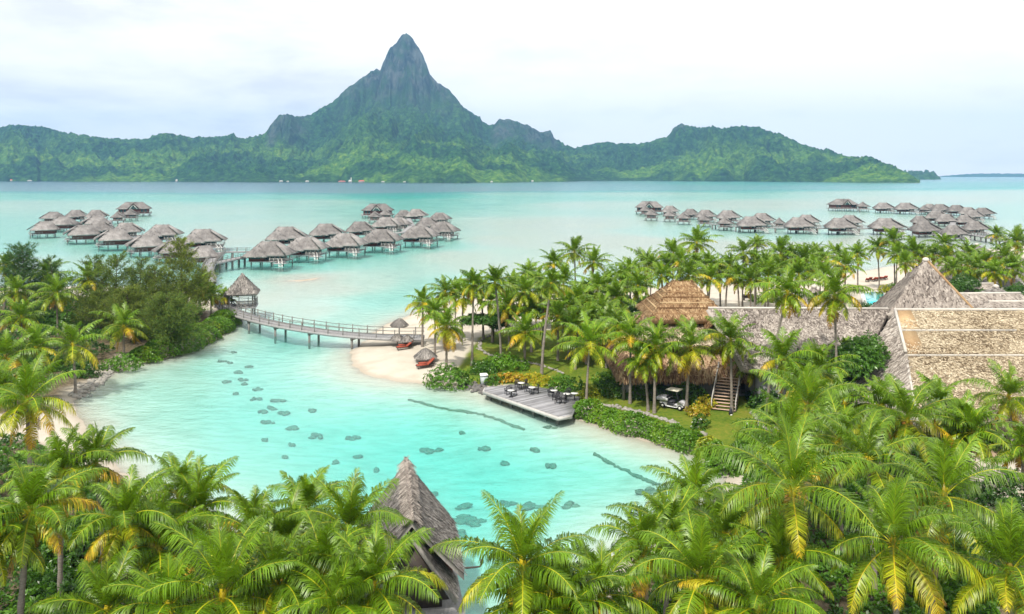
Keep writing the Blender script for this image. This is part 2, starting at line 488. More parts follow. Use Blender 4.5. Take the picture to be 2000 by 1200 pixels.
ground = setting(g.build('ground', m.done(m.bsdf(c1, 0.95, 0.1, m.bump(m.math('ADD', n2, n3), 0.5, 0.06))), smooth=True))

# water: a clear sheet whose tint deepens with the depth under it, with ripples and a mirror-like sheen that grows towards grazing view
keep = (gzv[:-1, :-1] < 0.3) | (gzv[1:, 1:] < 0.3) | (gzv[:-1, 1:] < 0.3) | (gzv[1:, :-1] < 0.3)
wv = MB()
wv.add(np.stack([GX, GY, np.zeros_like(GX)], -1).reshape(-1, 3), quads[keep.ravel()], col=np.stack([np.sqrt(gdep.ravel() / 16.0)] * 3, 1))
m = NT('lagoon_water')
a = m.attr()
p = m.pos(obj=False)
dep = m.n('ShaderNodeSeparateColor'); m.l(a.outputs['Color'], dep.inputs[0])
tint = m.ramp(dep.outputs[0], [(0.0, (1, 1, 1)), (0.14, (0.86, 0.99, 0.985)), (0.22, (0.66, 0.98, 0.965)), (0.30, (0.48, 0.965, 0.95)), (0.37, (0.30, 0.94, 0.925)), (0.44, (0.16, 0.90, 0.89)),
                               (0.56, (0.44, 0.87, 0.93)), (0.75, (0.56, 0.78, 0.91)), (1.0, (0.52, 0.71, 0.89))])
tr = m.n('ShaderNodeBsdfTransparent'); m.l(tint, tr.inputs['Color'])
wp = m.pos(1.0, 1.5, 1.0, obj=False, rot=(0, 0, R(12)))
wn = m.noise(0.55, 4, 0.55, wp); wn2 = m.noise(2.6, 3, 0.6, wp); wbig = m.noise(0.03, 3, 0.5, p)
hh = m.math('ADD', m.math('MULTIPLY', wn, 1.0), m.math('MULTIPLY', wn2, 0.22))
bp = m.n('ShaderNodeBump'); bp.inputs['Distance'].default_value = 0.32; m.l(hh, bp.inputs['Height'])
m.l(m.maprange(wbig, 0.35, 0.65, 0.16, 0.55), bp.inputs['Strength'])
gl = m.n('ShaderNodeBsdfGlossy'); gl.inputs['Roughness'].default_value = 0.14; m.l(bp.outputs['Normal'], gl.inputs['Normal'])
fr = m.n('ShaderNodeFresnel'); fr.inputs['IOR'].default_value = 1.33; m.l(bp.outputs['Normal'], fr.inputs['Normal'])
fac = m.math('MINIMUM', m.math('MULTIPLY', fr.outputs[0], 0.9), 0.58)
veil = m.n('ShaderNodeBsdfDiffuse'); m.l(m.mix(1.0, m.mix(1.0, tint, tint, 'MULTIPLY'), (0.42, 0.47, 0.46), 'MULTIPLY'), veil.inputs['Color'])
mv = m.n('ShaderNodeMixShader'); m.l(m.maprange(dep.outputs[0], 0.12, 0.45, 0.06, 0.27), mv.inputs[0]); m.l(tr.outputs[0], mv.inputs[1]); m.l(veil.outputs[0], mv.inputs[2])
ms = m.n('ShaderNodeMixShader'); m.l(fac, ms.inputs[0]); m.l(mv.outputs[0], ms.inputs[1]); m.l(gl.outputs[0], ms.inputs[2])
water = setting(wv.build('water', m.done(ms.outputs[0]), smooth=True))
# ================================================================== the mountainous island across the lagoon
SIL = np.array([(-420, 300), (-250, 268), (-120, 255), (-60, 262), (0, 248), (20, 244), (45, 245), (80, 247), (100, 252), (130, 260), (170, 266), (210, 270), (250, 272), (290, 271), (305, 265),
    (325, 262), (345, 264), (375, 269), (400, 268), (440, 266), (455, 262), (463, 268), (475, 271), (500, 265), (517, 262), (526, 248), (535, 236), (545, 226), (563, 221), (575, 226), (590, 227),
    (610, 223), (625, 212), (650, 200), (675, 175), (705, 155), (720, 143), (735, 134), (743, 139), (748, 124), (755, 108), (762, 95), (775, 82), (783, 70), (793, 64), (803, 71), (815, 90), (825, 105),
    (832, 124), (840, 146), (850, 158), (870, 170), (890, 190), (905, 210), (925, 222), (937, 228), (942, 238), (955, 244), (966, 242), (974, 234), (990, 233), (1010, 238), (1035, 246),
    (1050, 256), (1060, 258), (1075, 255), (1082, 270), (1100, 281), (1125, 291), (1150, 285), (1180, 280), (1220, 281), (1250, 282), (1275, 276), (1305, 266), (1318, 250), (1330, 241),
    (1345, 246), (1370, 249), (1385, 247), (1410, 251), (1435, 246), (1460, 247), (1480, 247), (1500, 256), (1520, 262), (1545, 275), (1580, 286), (1625, 298), (1660, 308), (1690, 306),
    (1712, 312), (1740, 324), (1765, 335), (1782, 345), (1797, 356)], float)
SHORE = np.array([(-420, 3300), (0, 3150), (300, 2950), (600, 2750), (900, 2560), (960, 2600), (1100, 3050), (1190, 3450), (1300, 3400), (1500, 3050), (1700, 2600), (1797, 2500)], float)
RIDGE = np.array([(-420, 3900), (0, 3900), (300, 3800), (520, 3900), (700, 4150), (793, 4200), (900, 4150), (1000, 4300), (1125, 4500), (1250, 4400), (1400, 4000), (1600, 3500), (1740, 2900), (1797, 2620)], float)
# nearer spurs: crest rows seen in front of the main slope (column, row) and how far back their crest lies between shore and ridge
SPURS = [([(560, 356), (640, 325), (700, 300), (745, 283), (800, 275), (850, 285), (920, 305), (960, 330), (1000, 356)], 0.42),
         ([(880, 356), (930, 318), (960, 296), (1000, 287), (1035, 296), (1080, 315), (1130, 335), (1190, 352)], 0.36),
         ([(-300, 340), (-100, 300), (20, 272), (60, 264), (100, 290), (130, 315), (185, 354)], 0.5),
         ([(560, 356), (600, 310), (660, 262), (720, 236), (790, 228), (830, 240), (900, 262), (960, 290), (1010, 330), (1040, 356)], 0.66),
         ([(1180, 352), (1240, 325), (1330, 300), (1420, 290), (1520, 300), (1600, 325), (1690, 356)], 0.45),
         ([(220, 356), (300, 322), (380, 305), (450, 312), (520, 330), (590, 356)], 0.45)]
NU, NV = 1500, 300
U = np.linspace(-420, 1797, NU)
T = np.concatenate([np.linspace(0, 1, NV - 60), 1 + np.linspace(0.01, 1, 60) ** 1.2 * 0.9]); NV = len(T)
sil = np.interp(U, SIL[:, 0], SIL[:, 1]); ds = np.interp(U, SHORE[:, 0], SHORE[:, 1]); dr = np.interp(U, RIDGE[:, 0], RIDGE[:, 1])
ds = ds + (fbm(U * 0.02, U * 0 + 3, 4, 2) - 0.5) * 260
dr = np.maximum(dr, ds + 90)
dr = dr + (fbm(U * 0.018, U * 0 + 9, 3, 12) - 0.5) * 260 * sstep(100, 700, dr - ds)
hr = np.maximum((HZ - sil) / F * dr + H, 3.0)
UU, TT = np.meshgrid(U, T)
DD = ds + (dr - ds) * np.minimum(TT, 1) + np.clip(TT - 1, 0, None) * 1400
X = (UU - 1000) / F * DD; Y = DD
tt = np.minimum(TT, 1)
# the cliffs and the spire rise steeply from the slopes below
base = np.interp(U, [-420, 0, 480, 520, 640, 720, 860, 930, 1125, 1797], [0.8, 0.72, 0.75, 0.60, 0.55, 0.42, 0.48, 0.62, 0.8, 0.85])
stp = np.interp(U, [-420, 480, 520, 640, 720, 860, 930, 1060, 1125, 1300, 1797], [0.80, 0.80, 0.84, 0.84, 0.80, 0.80, 0.86, 0.86, 0.8, 0.8, 0.75])
g = np.where(tt < stp, base * (tt / stp) ** 1.25, base + (1 - base) * ((tt - stp) / (1 - stp)) ** 0.8)
hgt = hr * g
for crest, tc_ in SPURS:
    cr = np.array(crest, float)
    cy = np.interp(U, cr[:, 0], cr[:, 1], left=400, right=400)
    dc = ds + (dr - ds) * tc_
    hc = np.maximum((HZ - cy) / F * dc + H, 0) * (cy < 399)
    prof = np.where(tt < tc_, (tt / tc_) ** 0.9, np.clip(1 - (tt - tc_) / 0.28, 0, 1) ** 1.2)
    hgt = np.maximum(hgt, hc * prof)
mid = np.clip(4 * tt * (1 - tt), 0, 1)
# gullies running down the slopes, then the canopy
wx = UU * 0.022 + (fbm(X * 0.002, Y * 0.002, 3, 4) - 0.5) * 3.5
rg = ridged(wx, TT * 2.2 + 3, 4, 31)
rg2 = ridged(UU * 0.009 + 7 + (fbm(X * 0.001, Y * 0.001, 3, 14) - 0.5) * 2.5, TT * 1.1 + 1, 3, 91)
hgt = hgt * (1 + ((rg - 0.62) * 0.8 + (rg2 - 0.62) * 0.55) * mid)
hgt = np.minimum(hgt, (np.minimum.reduce([hr + 0 * TT]) / dr * DD) * 0.985 + 1) * (tt < 1) + hgt * (tt >= 1)
back = np.clip(TT - 1, 0, None)
hgt = hgt * np.clip(1 - back * 1.25, 0, 1) ** 1.3
rock = sstep(0.30, 0.62, hgt / 727.0 + (fbm(X * 0.006, Y * 0.006, 3, 8) - 0.5) * 0.18 - 0.05) * sstep(600, 740, UU) * sstep(960, 860, UU)
cliff = sstep(0.80, 0.9, tt) * (sstep(515, 530, UU) * sstep(620, 560, UU) + sstep(955, 968, UU) * sstep(1095, 1080, UU) + sstep(1310, 1320, UU) * sstep(1345, 1330, UU))
rock = np.clip(np.maximum(rock, cliff * 0.8), 0, 1)
streak = (ridged(UU * 0.16 + fbm(X * 0.02, Y * 0.02, 2, 3) * 1.5, TT * 6, 3, 77) - 0.6) * 46
can = (fbm(X * 0.05, Y * 0.05, 3, 40) - 0.5) * 26 + (fbm(X * 0.016, Y * 0.016, 3, 41) - 0.5) * 26 + (vnoise(X * 0.09, Y * 0.09, 42) - 0.5) * 7
hgt = hgt + (can * (1 - rock) + streak * rock) * sstep(0.02, 0.1, TT) * sstep(1.0, 0.97, tt) * np.clip(hgt / 40, 0, 1)
hgt = hgt + (vnoise(U * 0.5, U * 0, 5) - 0.5)[None, :] * 9.0 * sstep(0.94, 1.0, tt) * (1 - rock)
crag = ((vnoise(U * 0.13, U * 0, 61) - 0.5) * 9 + (vnoise(U * 0.33, U * 0, 62) - 0.5) * 6)[None, :]
hgt = hgt + crag * rock * sstep(0.86, 1.0, tt)
hgt = np.where(TT <= 0, -2.0, np.maximum(hgt, 1.5 + can * 0.12))
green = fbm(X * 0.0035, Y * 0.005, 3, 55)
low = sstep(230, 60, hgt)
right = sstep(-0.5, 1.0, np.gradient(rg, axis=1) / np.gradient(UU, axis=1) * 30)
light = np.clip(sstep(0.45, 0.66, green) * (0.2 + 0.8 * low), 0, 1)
mt = MB()
idx = np.arange(NU * NV).reshape(NV, NU)
quads = np.stack([idx[:-1, :-1], idx[:-1, 1:], idx[1:, 1:], idx[1:, :-1]], -1).reshape(-1, 4)
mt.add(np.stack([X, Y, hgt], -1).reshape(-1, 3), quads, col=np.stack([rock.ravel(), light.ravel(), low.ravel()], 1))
m = NT('forested_mountain')
a = m.attr(); se = m.n('ShaderNodeSeparateColor'); m.l(a.outputs['Color'], se.inputs[0])
p = m.pos(obj=False)
n1 = m.noise(0.05, 5, 0.7, p); n2 = m.noise(0.012, 5, 0.6, p); n3 = m.noise(0.02, 6, 0.7, m.pos(1, 1, 0.12, obj=False))
dark = m.ramp(n1, [(0.38, (0.003, 0.018, 0.010)), (0.52, (0.014, 0.055, 0.016)), (0.64, (0.04, 0.11, 0.02))])  # dark stops, here and below, paint the shade between tree crowns
lite = m.ramp(n1, [(0.36, (0.012, 0.048, 0.012)), (0.52, (0.06, 0.145, 0.018)), (0.66, (0.15, 0.225, 0.028))])  # lighter growth, with sunlit patches also put into the colour
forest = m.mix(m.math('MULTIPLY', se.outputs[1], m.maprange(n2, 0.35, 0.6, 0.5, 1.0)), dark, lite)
rockc = m.ramp(n3, [(0.40, (0.006, 0.016, 0.018)), (0.5, (0.035, 0.05, 0.05)), (0.60, (0.075, 0.09, 0.088))])
rockc = m.mix(m.maprange(n2, 0.45, 0.6, 0.0, 0.75), rockc, (0.015, 0.05, 0.018))
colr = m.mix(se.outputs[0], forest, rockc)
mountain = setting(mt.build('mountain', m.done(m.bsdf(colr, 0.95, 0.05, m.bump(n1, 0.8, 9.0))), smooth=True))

# the low wooded point behind the island's right end, and the reef islet on the horizon
def low_land(name, u0, u1, d, depth, hmax, seed, mat):
    nu, nv = 160, 14
    u = np.linspace(u0, u1, nu); v = np.linspace(0, 1, nv)
    uu, vv = np.meshgrid(u, v)
    dd = d + vv * depth
    e = np.clip(np.minimum(uu - u0, u1 - uu) / ((u1 - u0) * 0.12), 0, 1)
    x = (uu - 1000) / F * dd
    h = hmax * np.sqrt(np.clip(4 * vv * (1 - vv), 0, 1)) * e ** 0.7 * (0.62 + 0.55 * fbm(uu * 0.25, vv * 3, 3, seed)) - 1.0
    o = MB(); idx = np.arange(nu * nv).reshape(nv, nu)
    o.add(np.stack([x, dd, h], -1).reshape(-1, 3), np.stack([idx[:-1, :-1], idx[:-1, 1:], idx[1:, 1:], idx[1:, :-1]], -1).reshape(-1, 4), col=(0.0, 0.25, 1.0))
    return setting(o.build(name, mat, smooth=True))


low_land('headland', 1700, 1838, 4400, 500, 52, 3, mountain.data.materials[0])
low_land('reef_islet', 1825, 2500, 9400, 500, 44, 5, mountain.data.materials[0])
# ================================================================== foliage materials
def leaf_mat(name, stops, rnd=0.35, trans=0.45, rough=0.42, spec=0.35):
    """stops: colour over the attribute 'tone' red (0 young .. 1 old); green channel of tone = per-leaf lightness"""
    m = NT(name)
    a = m.attr(); se = m.n('ShaderNodeSeparateColor'); m.l(a.outputs['Color'], se.inputs[0])
    c = m.ramp(se.outputs[0], stops)
    r = m.math('ADD', m.math('MULTIPLY', m.rand(), rnd), m.math('MULTIPLY', m.orand(), 0.22))
    v = m.math('ADD', m.math('ADD', r, 1.0 - rnd / 2 - 0.11), m.math('SUBTRACT', se.outputs[1], 0.5))
    sc_ = m.n('ShaderNodeVectorMath'); sc_.operation = 'SCALE'; m.l(c, sc_.inputs[0]); m.l(v, sc_.inputs['Scale'])
    col = sc_.outputs[0]
    d = m.bsdf(col, rough, spec)
    tb = m.n('ShaderNodeBsdfTranslucent'); m.l(m.mix(1.0, col, (1.15, 1.2, 0.55), 'MULTIPLY'), tb.inputs['Color'])
    x = m.n('ShaderNodeMixShader'); x.inputs[0].default_value = trans; m.l(d, x.inputs[1]); m.l(tb.outputs[0], x.inputs[2])
    return m.done(x.outputs[0])


FROND = leaf_mat('palm_frond', [(0.0, (0.135, 0.235, 0.008)), (0.25, (0.098, 0.195, 0.008)), (0.5, (0.20, 0.265, 0.008)), (0.68, (0.36, 0.34, 0.012)), (0.82, (0.50, 0.33, 0.015)), (0.92, (0.38, 0.21, 0.03)), (1.0, (0.22, 0.12, 0.05))], 0.9, 0.30, 0.36, 0.38)
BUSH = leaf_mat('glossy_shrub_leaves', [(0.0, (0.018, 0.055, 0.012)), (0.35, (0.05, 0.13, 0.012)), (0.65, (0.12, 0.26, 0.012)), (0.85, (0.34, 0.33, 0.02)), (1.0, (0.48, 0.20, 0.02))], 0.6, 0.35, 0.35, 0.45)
NEEDLE = leaf_mat('ironwood_needles', [(0.0, (0.05, 0.115, 0.04)), (0.5, (0.15, 0.185, 0.04)), (1.0, (0.30, 0.255, 0.085))], 0.8, 0.5, 0.7, 0.1)
BARK = plain('palm_bark', (0.20, 0.175, 0.15), 0.9, 0.45, 2.0, 0.1, (1, 1, 6), bump=0.8)
WOODBARK = plain('tree_bark', (0.10, 0.085, 0.07), 0.9, 0.4, 3.0, 0.1, (1, 1, 0.4), bump=0.8)
NUT = plain('coconut_husk', (0.42, 0.19, 0.04), 0.5, 0.5, 2.5)


def unit(v): return v / (np.linalg.norm(v, axis=-1, keepdims=True) + 1e-9)


def frond(mb, rg, L, az, e0, bend, nl, w, age, light, droop, ll=0.285, rach=0.04, close=0.0):
    """one pinnate frond: a curving rib and two rows of tapering leaflets that hang from it"""
    n = 12
    s = np.linspace(0, 1, n)
    e = e0 - bend * s ** 1.25
    side_sw = rg.normal(0, 0.22)
    azs = az + side_sw * s ** 1.5
    dr = np.stack([np.cos(e) * np.cos(azs), np.cos(e) * np.sin(azs), np.sin(e)], 1)
    pts = np.vstack([[0, 0, 0], np.cumsum((dr[:-1] + dr[1:]) / 2 * (L / (n - 1)), 0)])
    # rib: a flat three-sided strip
    sd_ = unit(np.cross(dr, np.array([0, 0, 1.0]) + 1e-4)); up = np.cross(sd_, dr)
    rw = (rach * (1 - s * 0.85))[:, None]
    v = np.stack([pts - sd_ * rw, pts + up * rw * 0.7, pts + sd_ * rw], 1).reshape(-1, 3)
    q = [[i * 3 + a, i * 3 + b, i * 3 + 3 + b, i * 3 + 3 + a] for i in range(n - 1) for a, b in ((0, 1), (1, 2))]
    mb.add(v, q, col=np.array([[min(1, 0.60 + 0.2 * age), 0.72, 0]]))
    # leaflets
    u = np.linspace(0.14, 0.995, nl)
    for sg in (-1, 1):
        uu = np.clip(u + rg.normal(0, 0.004, nl), 0, 1)
        p = np.stack([np.interp(uu, s, pts[:, k]) for k in range(3)], 1)
        d = unit(np.stack([np.interp(uu, s, dr[:, k]) for k in range(3)], 1))
        sdv = unit(np.cross(d, np.array([0, 0, 1.0]) + 1e-4)) * sg; upv = np.cross(sdv, d) * sg
        ln = L * ll * (np.sin(np.clip(uu * 1.0, 0, 1) ** 0.75 * math.pi * 0.93 + 0.12) ** 0.65) * rg.uniform(0.82, 1.12, nl)
        fw = (0.30 + close * 1.3 + 0.8 * uu ** 2)[:, None]
        v0 = unit(sdv + d * fw + upv * (0.30 - droop * 0.42) + rg.normal(0, 0.10, (nl, 3)))
        down = np.array([0, 0, -1.0])
        dp = (droop * rg.uniform(0.7, 1.3, nl))[:, None]
        m1 = p + v0 * ln[:, None] * 0.5
        v1 = unit(v0 * 0.8 + down * dp * 1.9)
        tip = m1 + v1 * ln[:, None] * 0.5
        wv_ = unit(np.cross(v0, np.cross(d, v0) + 1e-5) * 0 + d) * (w * (0.6 + 0.6 * np.sin(uu * math.pi)))[:, None]
        a = p - wv_ * 0.5; b = p + wv_ * 0.5; c = m1 + wv_ * 0.55; dd = m1 - wv_ * 0.45
        vv = np.stack([a, b, c, dd, tip], 1).reshape(-1, 3)
        i = np.arange(nl)[:, None] * 5
        gap = rg.uniform(0.3, 1.0); keep = (rg.random(nl) > 0.05) & ~((np.abs(uu - gap) < 0.03) & (rg.random() < 0.5)); i = i[keep]
        tone = np.clip(np.where(age > 0.55, age - 0.34 + 0.42 * uu ** 1.3, age + 0.16 * (uu - 0.4)) + rg.normal(0, 0.05, nl), 0, 1)
        cc = np.repeat(np.stack([tone, np.full(nl, light), np.zeros(nl)], 1), 5, 0)
        mb.add(vv, i + np.array([0, 1, 2, 3]), i + np.array([3, 2, 4]), col=cc)


def palm_crown(rg, L, nf, nl, w, yellow=0.3, droopy=0.5, upright=0.0, light=0.5, dead=0):
    """fronds in a golden-angle spiral, the youngest upright in the middle, the oldest hanging"""
    mb = MB()
    a0 = rg.uniform(0, 6.28)
    for i in range(nf):
        f = i / (nf - 1.0)
        az = a0 + i * 2.39996 + rg.normal(0, 0.12)
        e0 = R(88 - 108 * f ** (1.05 - 0.1 * upright) * (1 - 0.25 * upright)) + rg.normal(0, 0.12)
        bend = (0.35 + 0.95 * math.sin(min(1, f * 1.15) * math.pi * 0.75)) * (0.75 + 0.6 * droopy) * rg.uniform(0.8, 1.2)
        Lf = L * (0.53 + 0.58 * math.sin(min(1, 0.15 + f) * math.pi * 0.8)) * rg.uniform(0.82, 1.14)
        age = 0.02 + 0.5 * f ** 1.3
        if f > 0.58 and rg.random() < yellow: age = rg.uniform(0.70, 0.95)
        if f > 0.5 and rg.random() < yellow * 0.6: age = max(age, rg.uniform(0.5, 0.7))
        frond(mb, rg, Lf, az, e0, bend, nl, w, age, light + rg.normal(0, 0.07), 0.2 + 0.95 * min(1, f * 1.4) * (0.5 + droopy), close=max(0.0, 1 - f * 3.2))
    for _ in range(dead):
        frond(mb, rg, L * rg.uniform(0.6, 0.9), rg.uniform(0, 6.28), R(rg.uniform(-75, -40)), rg.uniform(0.2, 0.6), nl, w, rg.uniform(0.9, 1.0), light - 0.1, 1.0)
    # the bare heart of the crown
    mb.tube([(0, 0, -0.5), (0, 0, 0.1), (0, 0, 0.7)], [0.19, 0.16, 0.04], 7, col=(0.75, 0.35, 0))
    return mb


def palm_trunk(rg, h, lean_az, lean, r=0.15):
    s = np.linspace(0, 1, 16)
    off = lean * h * (s ** 1.6)
    pts = np.stack([np.cos(lean_az) * off, np.sin(lean_az) * off, h * s], 1)
    pts = pts - pts[-1]      # the crown sits at the origin of the copy, the foot below it
    rad = r * (1 - 0.32 * s) * (1 + 0.10 * np.cos(np.arange(16) * math.pi)) + 0.14 * np.exp(-s * 14)
    mb = MB(); mb.tube(pts, rad, 9)
    return mb, pts[0]


_nm = MB(); _nm.ell((0, 0, 0), (0.12, 0.12, 0.15), 9, 6)
_no = _nm.build('coconut', NUT, None, None, True); NUTM = _no.data; bpy.data.objects.remove(_no)


PALMS = []


def palm(px, py, by, group, rad=None, nut=False, yellow=0.3, droopy=0.5, upright=0.0, detail=1, note='', L=None, light=0.5, h=None, z0=None):
    """crown heart at pixel (px, py); by = row where the foot meets the ground (at the lagoon's level)"""
    PALMS.append(dict(px=px, py=py, by=by, group=group, nut=nut, yellow=yellow, droopy=droopy, upright=upright, detail=detail, note=note, L=L, light=light, rad=rad))


CROWNS = {}


def make_palms():
    seen = {}
    names = {}
    for gname in dict.fromkeys(p['group'] for p in PALMS):
        pl = sorted([p for p in PALMS if p['group'] == gname], key=lambda p: p['px'])
        for k, p in enumerate(pl): p['ord'] = ORD[k]; p['of'] = len(pl)
    for i, p in enumerate(PALMS):
        rg = np.random.default_rng(100 + i)
        foot = P(p['px'], p['by'], 0.9)
        d = foot[1]
        zc = H - (p['py'] - HZ) / F * d
        zg = gz(foot[0], foot[1])
        h = max(zc - zg, 1.2)
        L = float(np.clip((p['rad'] or 40) * d / F * (1.15 if p['detail'] else 1.42), 2.8, 5.8))
        if p['detail'] >= 2:
            key = ('own', i); nl, wd, nf = 84, 0.040, int(rg.integers(19, 25))
        elif p['detail'] == 1:
            key = ('own', i); nl, wd, nf = 40, 0.08, int(rg.integers(20, 25))
        else:
            key = ('far', i % 9, p['yellow'] > 0.4); nl, wd, nf = 26, 0.13, int(rg.integers(22, 27))
        if key not in CROWNS:
            mb = palm_crown(rg, L, nf, nl, wd, p['yellow'] * 0.7, p['droopy'], p['upright'], p['light'], int(rg.integers(0, 4)) if p['detail'] else 1)
            o = mb.build('crown', FROND); CROWNS[key] = o.data; bpy.data.objects.remove(o)
        tall = 'tall ' if h > 9.5 else ('short ' if h < 5.5 else '')
        lk = 'yellowing ' if p['yellow'] > 0.5 else ('bright green ' if p['light'] > 0.58 else ('dark green ' if p['light'] < 0.42 else ''))
        note = p['note']
        if note: lab = f"{tall}{lk}coconut palm {note}"
        else: lab = f"{tall}{lk}coconut palm, {p['ord']} from left {p['group']}"
        if len(lab.split()) > 16: print('LONG LABEL', lab)
        loc = (foot[0], foot[1], zc)
        lean_az = rg.uniform(0, 6.28); lean = rg.uniform(0.0, 0.16 if p['detail'] else 0.09) * min(1, h / 8)
        t_, ft = palm_trunk(rg, h + 0.35, lean_az, lean, rg.uniform(0.13, 0.17))
        root = thing('coconut_palm', lab, 'palm tree', (loc[0] + ft[0], loc[1] + ft[1], loc[2] + ft[2]), 0, 'coconut palms ' + p['group'])
        off = Vector((-ft[0], -ft[1], -ft[2]))
        tr_ = t_.build('trunk', BARK, root, smooth=True); tr_.location = off
        cr = bpy.data.objects.new('crown', CROWNS[key]); C.objects.link(cr); cr.parent = root; cr.location = off
        if key[0] == 'far':
            cr.rotation_euler = (0, 0, rg.uniform(0, 6.28)); s_ = L / 4.3 * rg.uniform(0.9, 1.1); cr.scale = (s_, s_, s_)
        if p['nut']:
            for c_ in range(7):
                a = rg.uniform(0, 6.28); nb = bpy.data.objects.new('coconut', NUTM); C.objects.link(nb); nb.parent = root
                nb.location = off + Vector((0.27 * math.cos(a), 0.27 * math.sin(a), -0.2 - 0.32 * rg.random())); nb.rotation_euler = (rg.random(), rg.random(), 0)


# ------------------------------------------------------------------ leafy shrubs, hedges and trees
def rosettes(mb, rg, pts, nrm, size, tone, light=0.5, k=6, flat=0.55, shape=0.42):
    """a whorl of k pointed leaves at every point, facing its normal"""
    n = len(pts)
    nrm = unit(nrm + rg.normal(0, 0.35, (n, 3)))
    ref = np.where(np.abs(nrm[:, 2:3]) > 0.9, np.array([[1.0, 0, 0]]), np.array([[0, 0, 1.0]]))
    a = unit(np.cross(nrm, ref)); b = np.cross(nrm, a)
    ph = rg.uniform(0, 6.28, n)
    tone = np.broadcast_to(np.asarray(tone, float), (n,)); light = np.broadcast_to(np.asarray(light, float), (n,))
    for j in range(k):
        th = ph + j * 2 * math.pi / k + rg.normal(0, 0.25, n)
        d = np.cos(th)[:, None] * a + np.sin(th)[:, None] * b
        d = unit(d * flat + nrm * rg.uniform(0.1, 0.75, n)[:, None])
        sdv = unit(np.cross(d, nrm))
        l_ = (size * rg.uniform(0.65, 1.2, n))[:, None]
        m1 = pts + d * l_ * 0.55
        tip = pts + d * l_ + np.array([0, 0, -1.0]) * l_ * 0.18
        wv_ = sdv * l_ * shape * 0.5
        v = np.stack([pts, m1 + wv_, tip, m1 - wv_], 1).reshape(-1, 3)
        i = np.arange(n)[:, None] * 4
        cc = np.repeat(np.stack([np.clip(tone + rg.normal(0, 0.05, n), 0, 1), light + rg.normal(0, 0.08, n), np.zeros(n)], 1), 4, 0)
        mb.add(v, i + np.array([0, 1, 2, 3]), col=cc)


def bush_mesh(rg, rx, ry, h, n, size, tone, light=0.5, lump=0.45, k=6, shape=0.42):
    """a lumpy mound of leaf whorls, its underside open down to the ground"""
    mb = MB()
    th = rg.uniform(0, 6.28, n); cz = rg.uniform(-0.05, 1, n)
    sq = np.sqrt(np.clip(1 - cz ** 2, 0, 1))
    nr = np.stack([np.cos(th) * sq, np.sin(th) * sq, cz], 1)
    sd_ = rg.integers(0, 999)
    r = 1 + lump * 2 * (fbm(nr[:, 0] * 2.1 + 20 + sd_, nr[:, 1] * 2.1 + nr[:, 2] * 1.6 + 20, 3, 3) - 0.5)
    dep = 1 - 0.35 * rg.random(n) ** 2
    p = nr * (r * dep)[:, None] * np.array([rx, ry, h]) + np.array([0, 0, 0.1])
    rosettes(mb, rg, p, unit(nr / np.array([rx, ry, h])), size, tone, light, k, shape=shape)
    return mb


SHR = {}


def shrub(px, py, rx, ry, h, tone, label, cat='shrub', name='shrub', n=None, size=0.28, light=0.5, group=None, lift=0.0, at=None):
    p = on(px, py) if at is None else np.asarray(at, float)
    rg = np.random.default_rng(int(px * 7 + py * 13) % 100000)
    n = n or int(min(1600, 46 * (rx * ry + (rx + ry) * h * 0.9) / (size / 0.28) ** 2))
    root = thing(name, label, cat, p, 0, group)
    bush_mesh(rg, rx, ry, h, n, size, tone, light).build('foliage', BUSH, root)
    st = MB(); st.tube([(0, 0, -0.1), (0.05, 0.02, h * 0.4), (0.0, 0.05, h * 0.75)], [0.07, 0.05, 0.02], 6)
    st.build('stem', WOODBARK, root)
    return root


def hedge(path, width, h, tone, label, name='hedge', cat='hedge', dens=26, size=0.22, light=0.5, seed=1, inset=0.0):
    """a clipped-by-nothing hedge that follows a line of ground points"""
    rg = np.random.default_rng(seed)
    q = np.array(path, float)
    seg = np.linalg.norm(np.diff(q[:, :2], axis=0), axis=1); cum = np.concatenate([[0], np.cumsum(seg)])
    Lh = cum[-1]
    n = int(dens * Lh * (width + h))
    s = rg.uniform(0, Lh, n); th = rg.uniform(-0.1, math.pi + 0.1, n)
    c = np.stack([np.interp(s, cum, q[:, k]) for k in range(3)], 1)
    wv_ = np.interp(s, cum, np.broadcast_to(np.asarray(width, float), (len(q),))) if np.ndim(width) else np.full(n, width)
    tx = np.stack([np.interp(s + 0.3, cum, q[:, k]) - np.interp(s - 0.3, cum, q[:, k]) for k in range(2)], 1); tx = tx / (np.linalg.norm(tx, axis=1)[:, None] + 1e-6)
    nx = np.stack([-tx[:, 1], tx[:, 0]], 1)
    ends = np.sqrt(np.clip(1 - (np.clip(1 - np.minimum(s, Lh - s) / (np.mean(wv_) * 0.6), 0, 1)) ** 2, 0.03, 1))
    r = (1 + 0.7 * (fbm(c[:, 0] * 0.55 + 30, c[:, 1] * 0.55 + np.sin(th) + 30, 3, seed) - 0.5) * 1.5) * ends * (1 - 0.3 * rg.random(n) ** 2)
    off = np.cos(th) * wv_ / 2 * r; z = np.sin(th) * h * r
    p = np.stack([c[:, 0] + nx[:, 0] * off, c[:, 1] + nx[:, 1] * off, c[:, 2] + z + 0.08], 1)
    nr = unit(np.stack([nx[:, 0] * np.cos(th), nx[:, 1] * np.cos(th), np.sin(th) * 1.1 + 0.15], 1))
    tn = tone + 0.16 * (fbm(p[:, 0] * 0.6, p[:, 1] * 0.6, 2, seed + 5) - 0.5) * 2
    root = thing(name, label, cat, q[len(q) // 2], 0)
    mb = MB(); rosettes(mb, rg, p, nr, size, tn, light)
    mb.build('foliage', BUSH, root, origin=q[len(q) // 2])
    return root


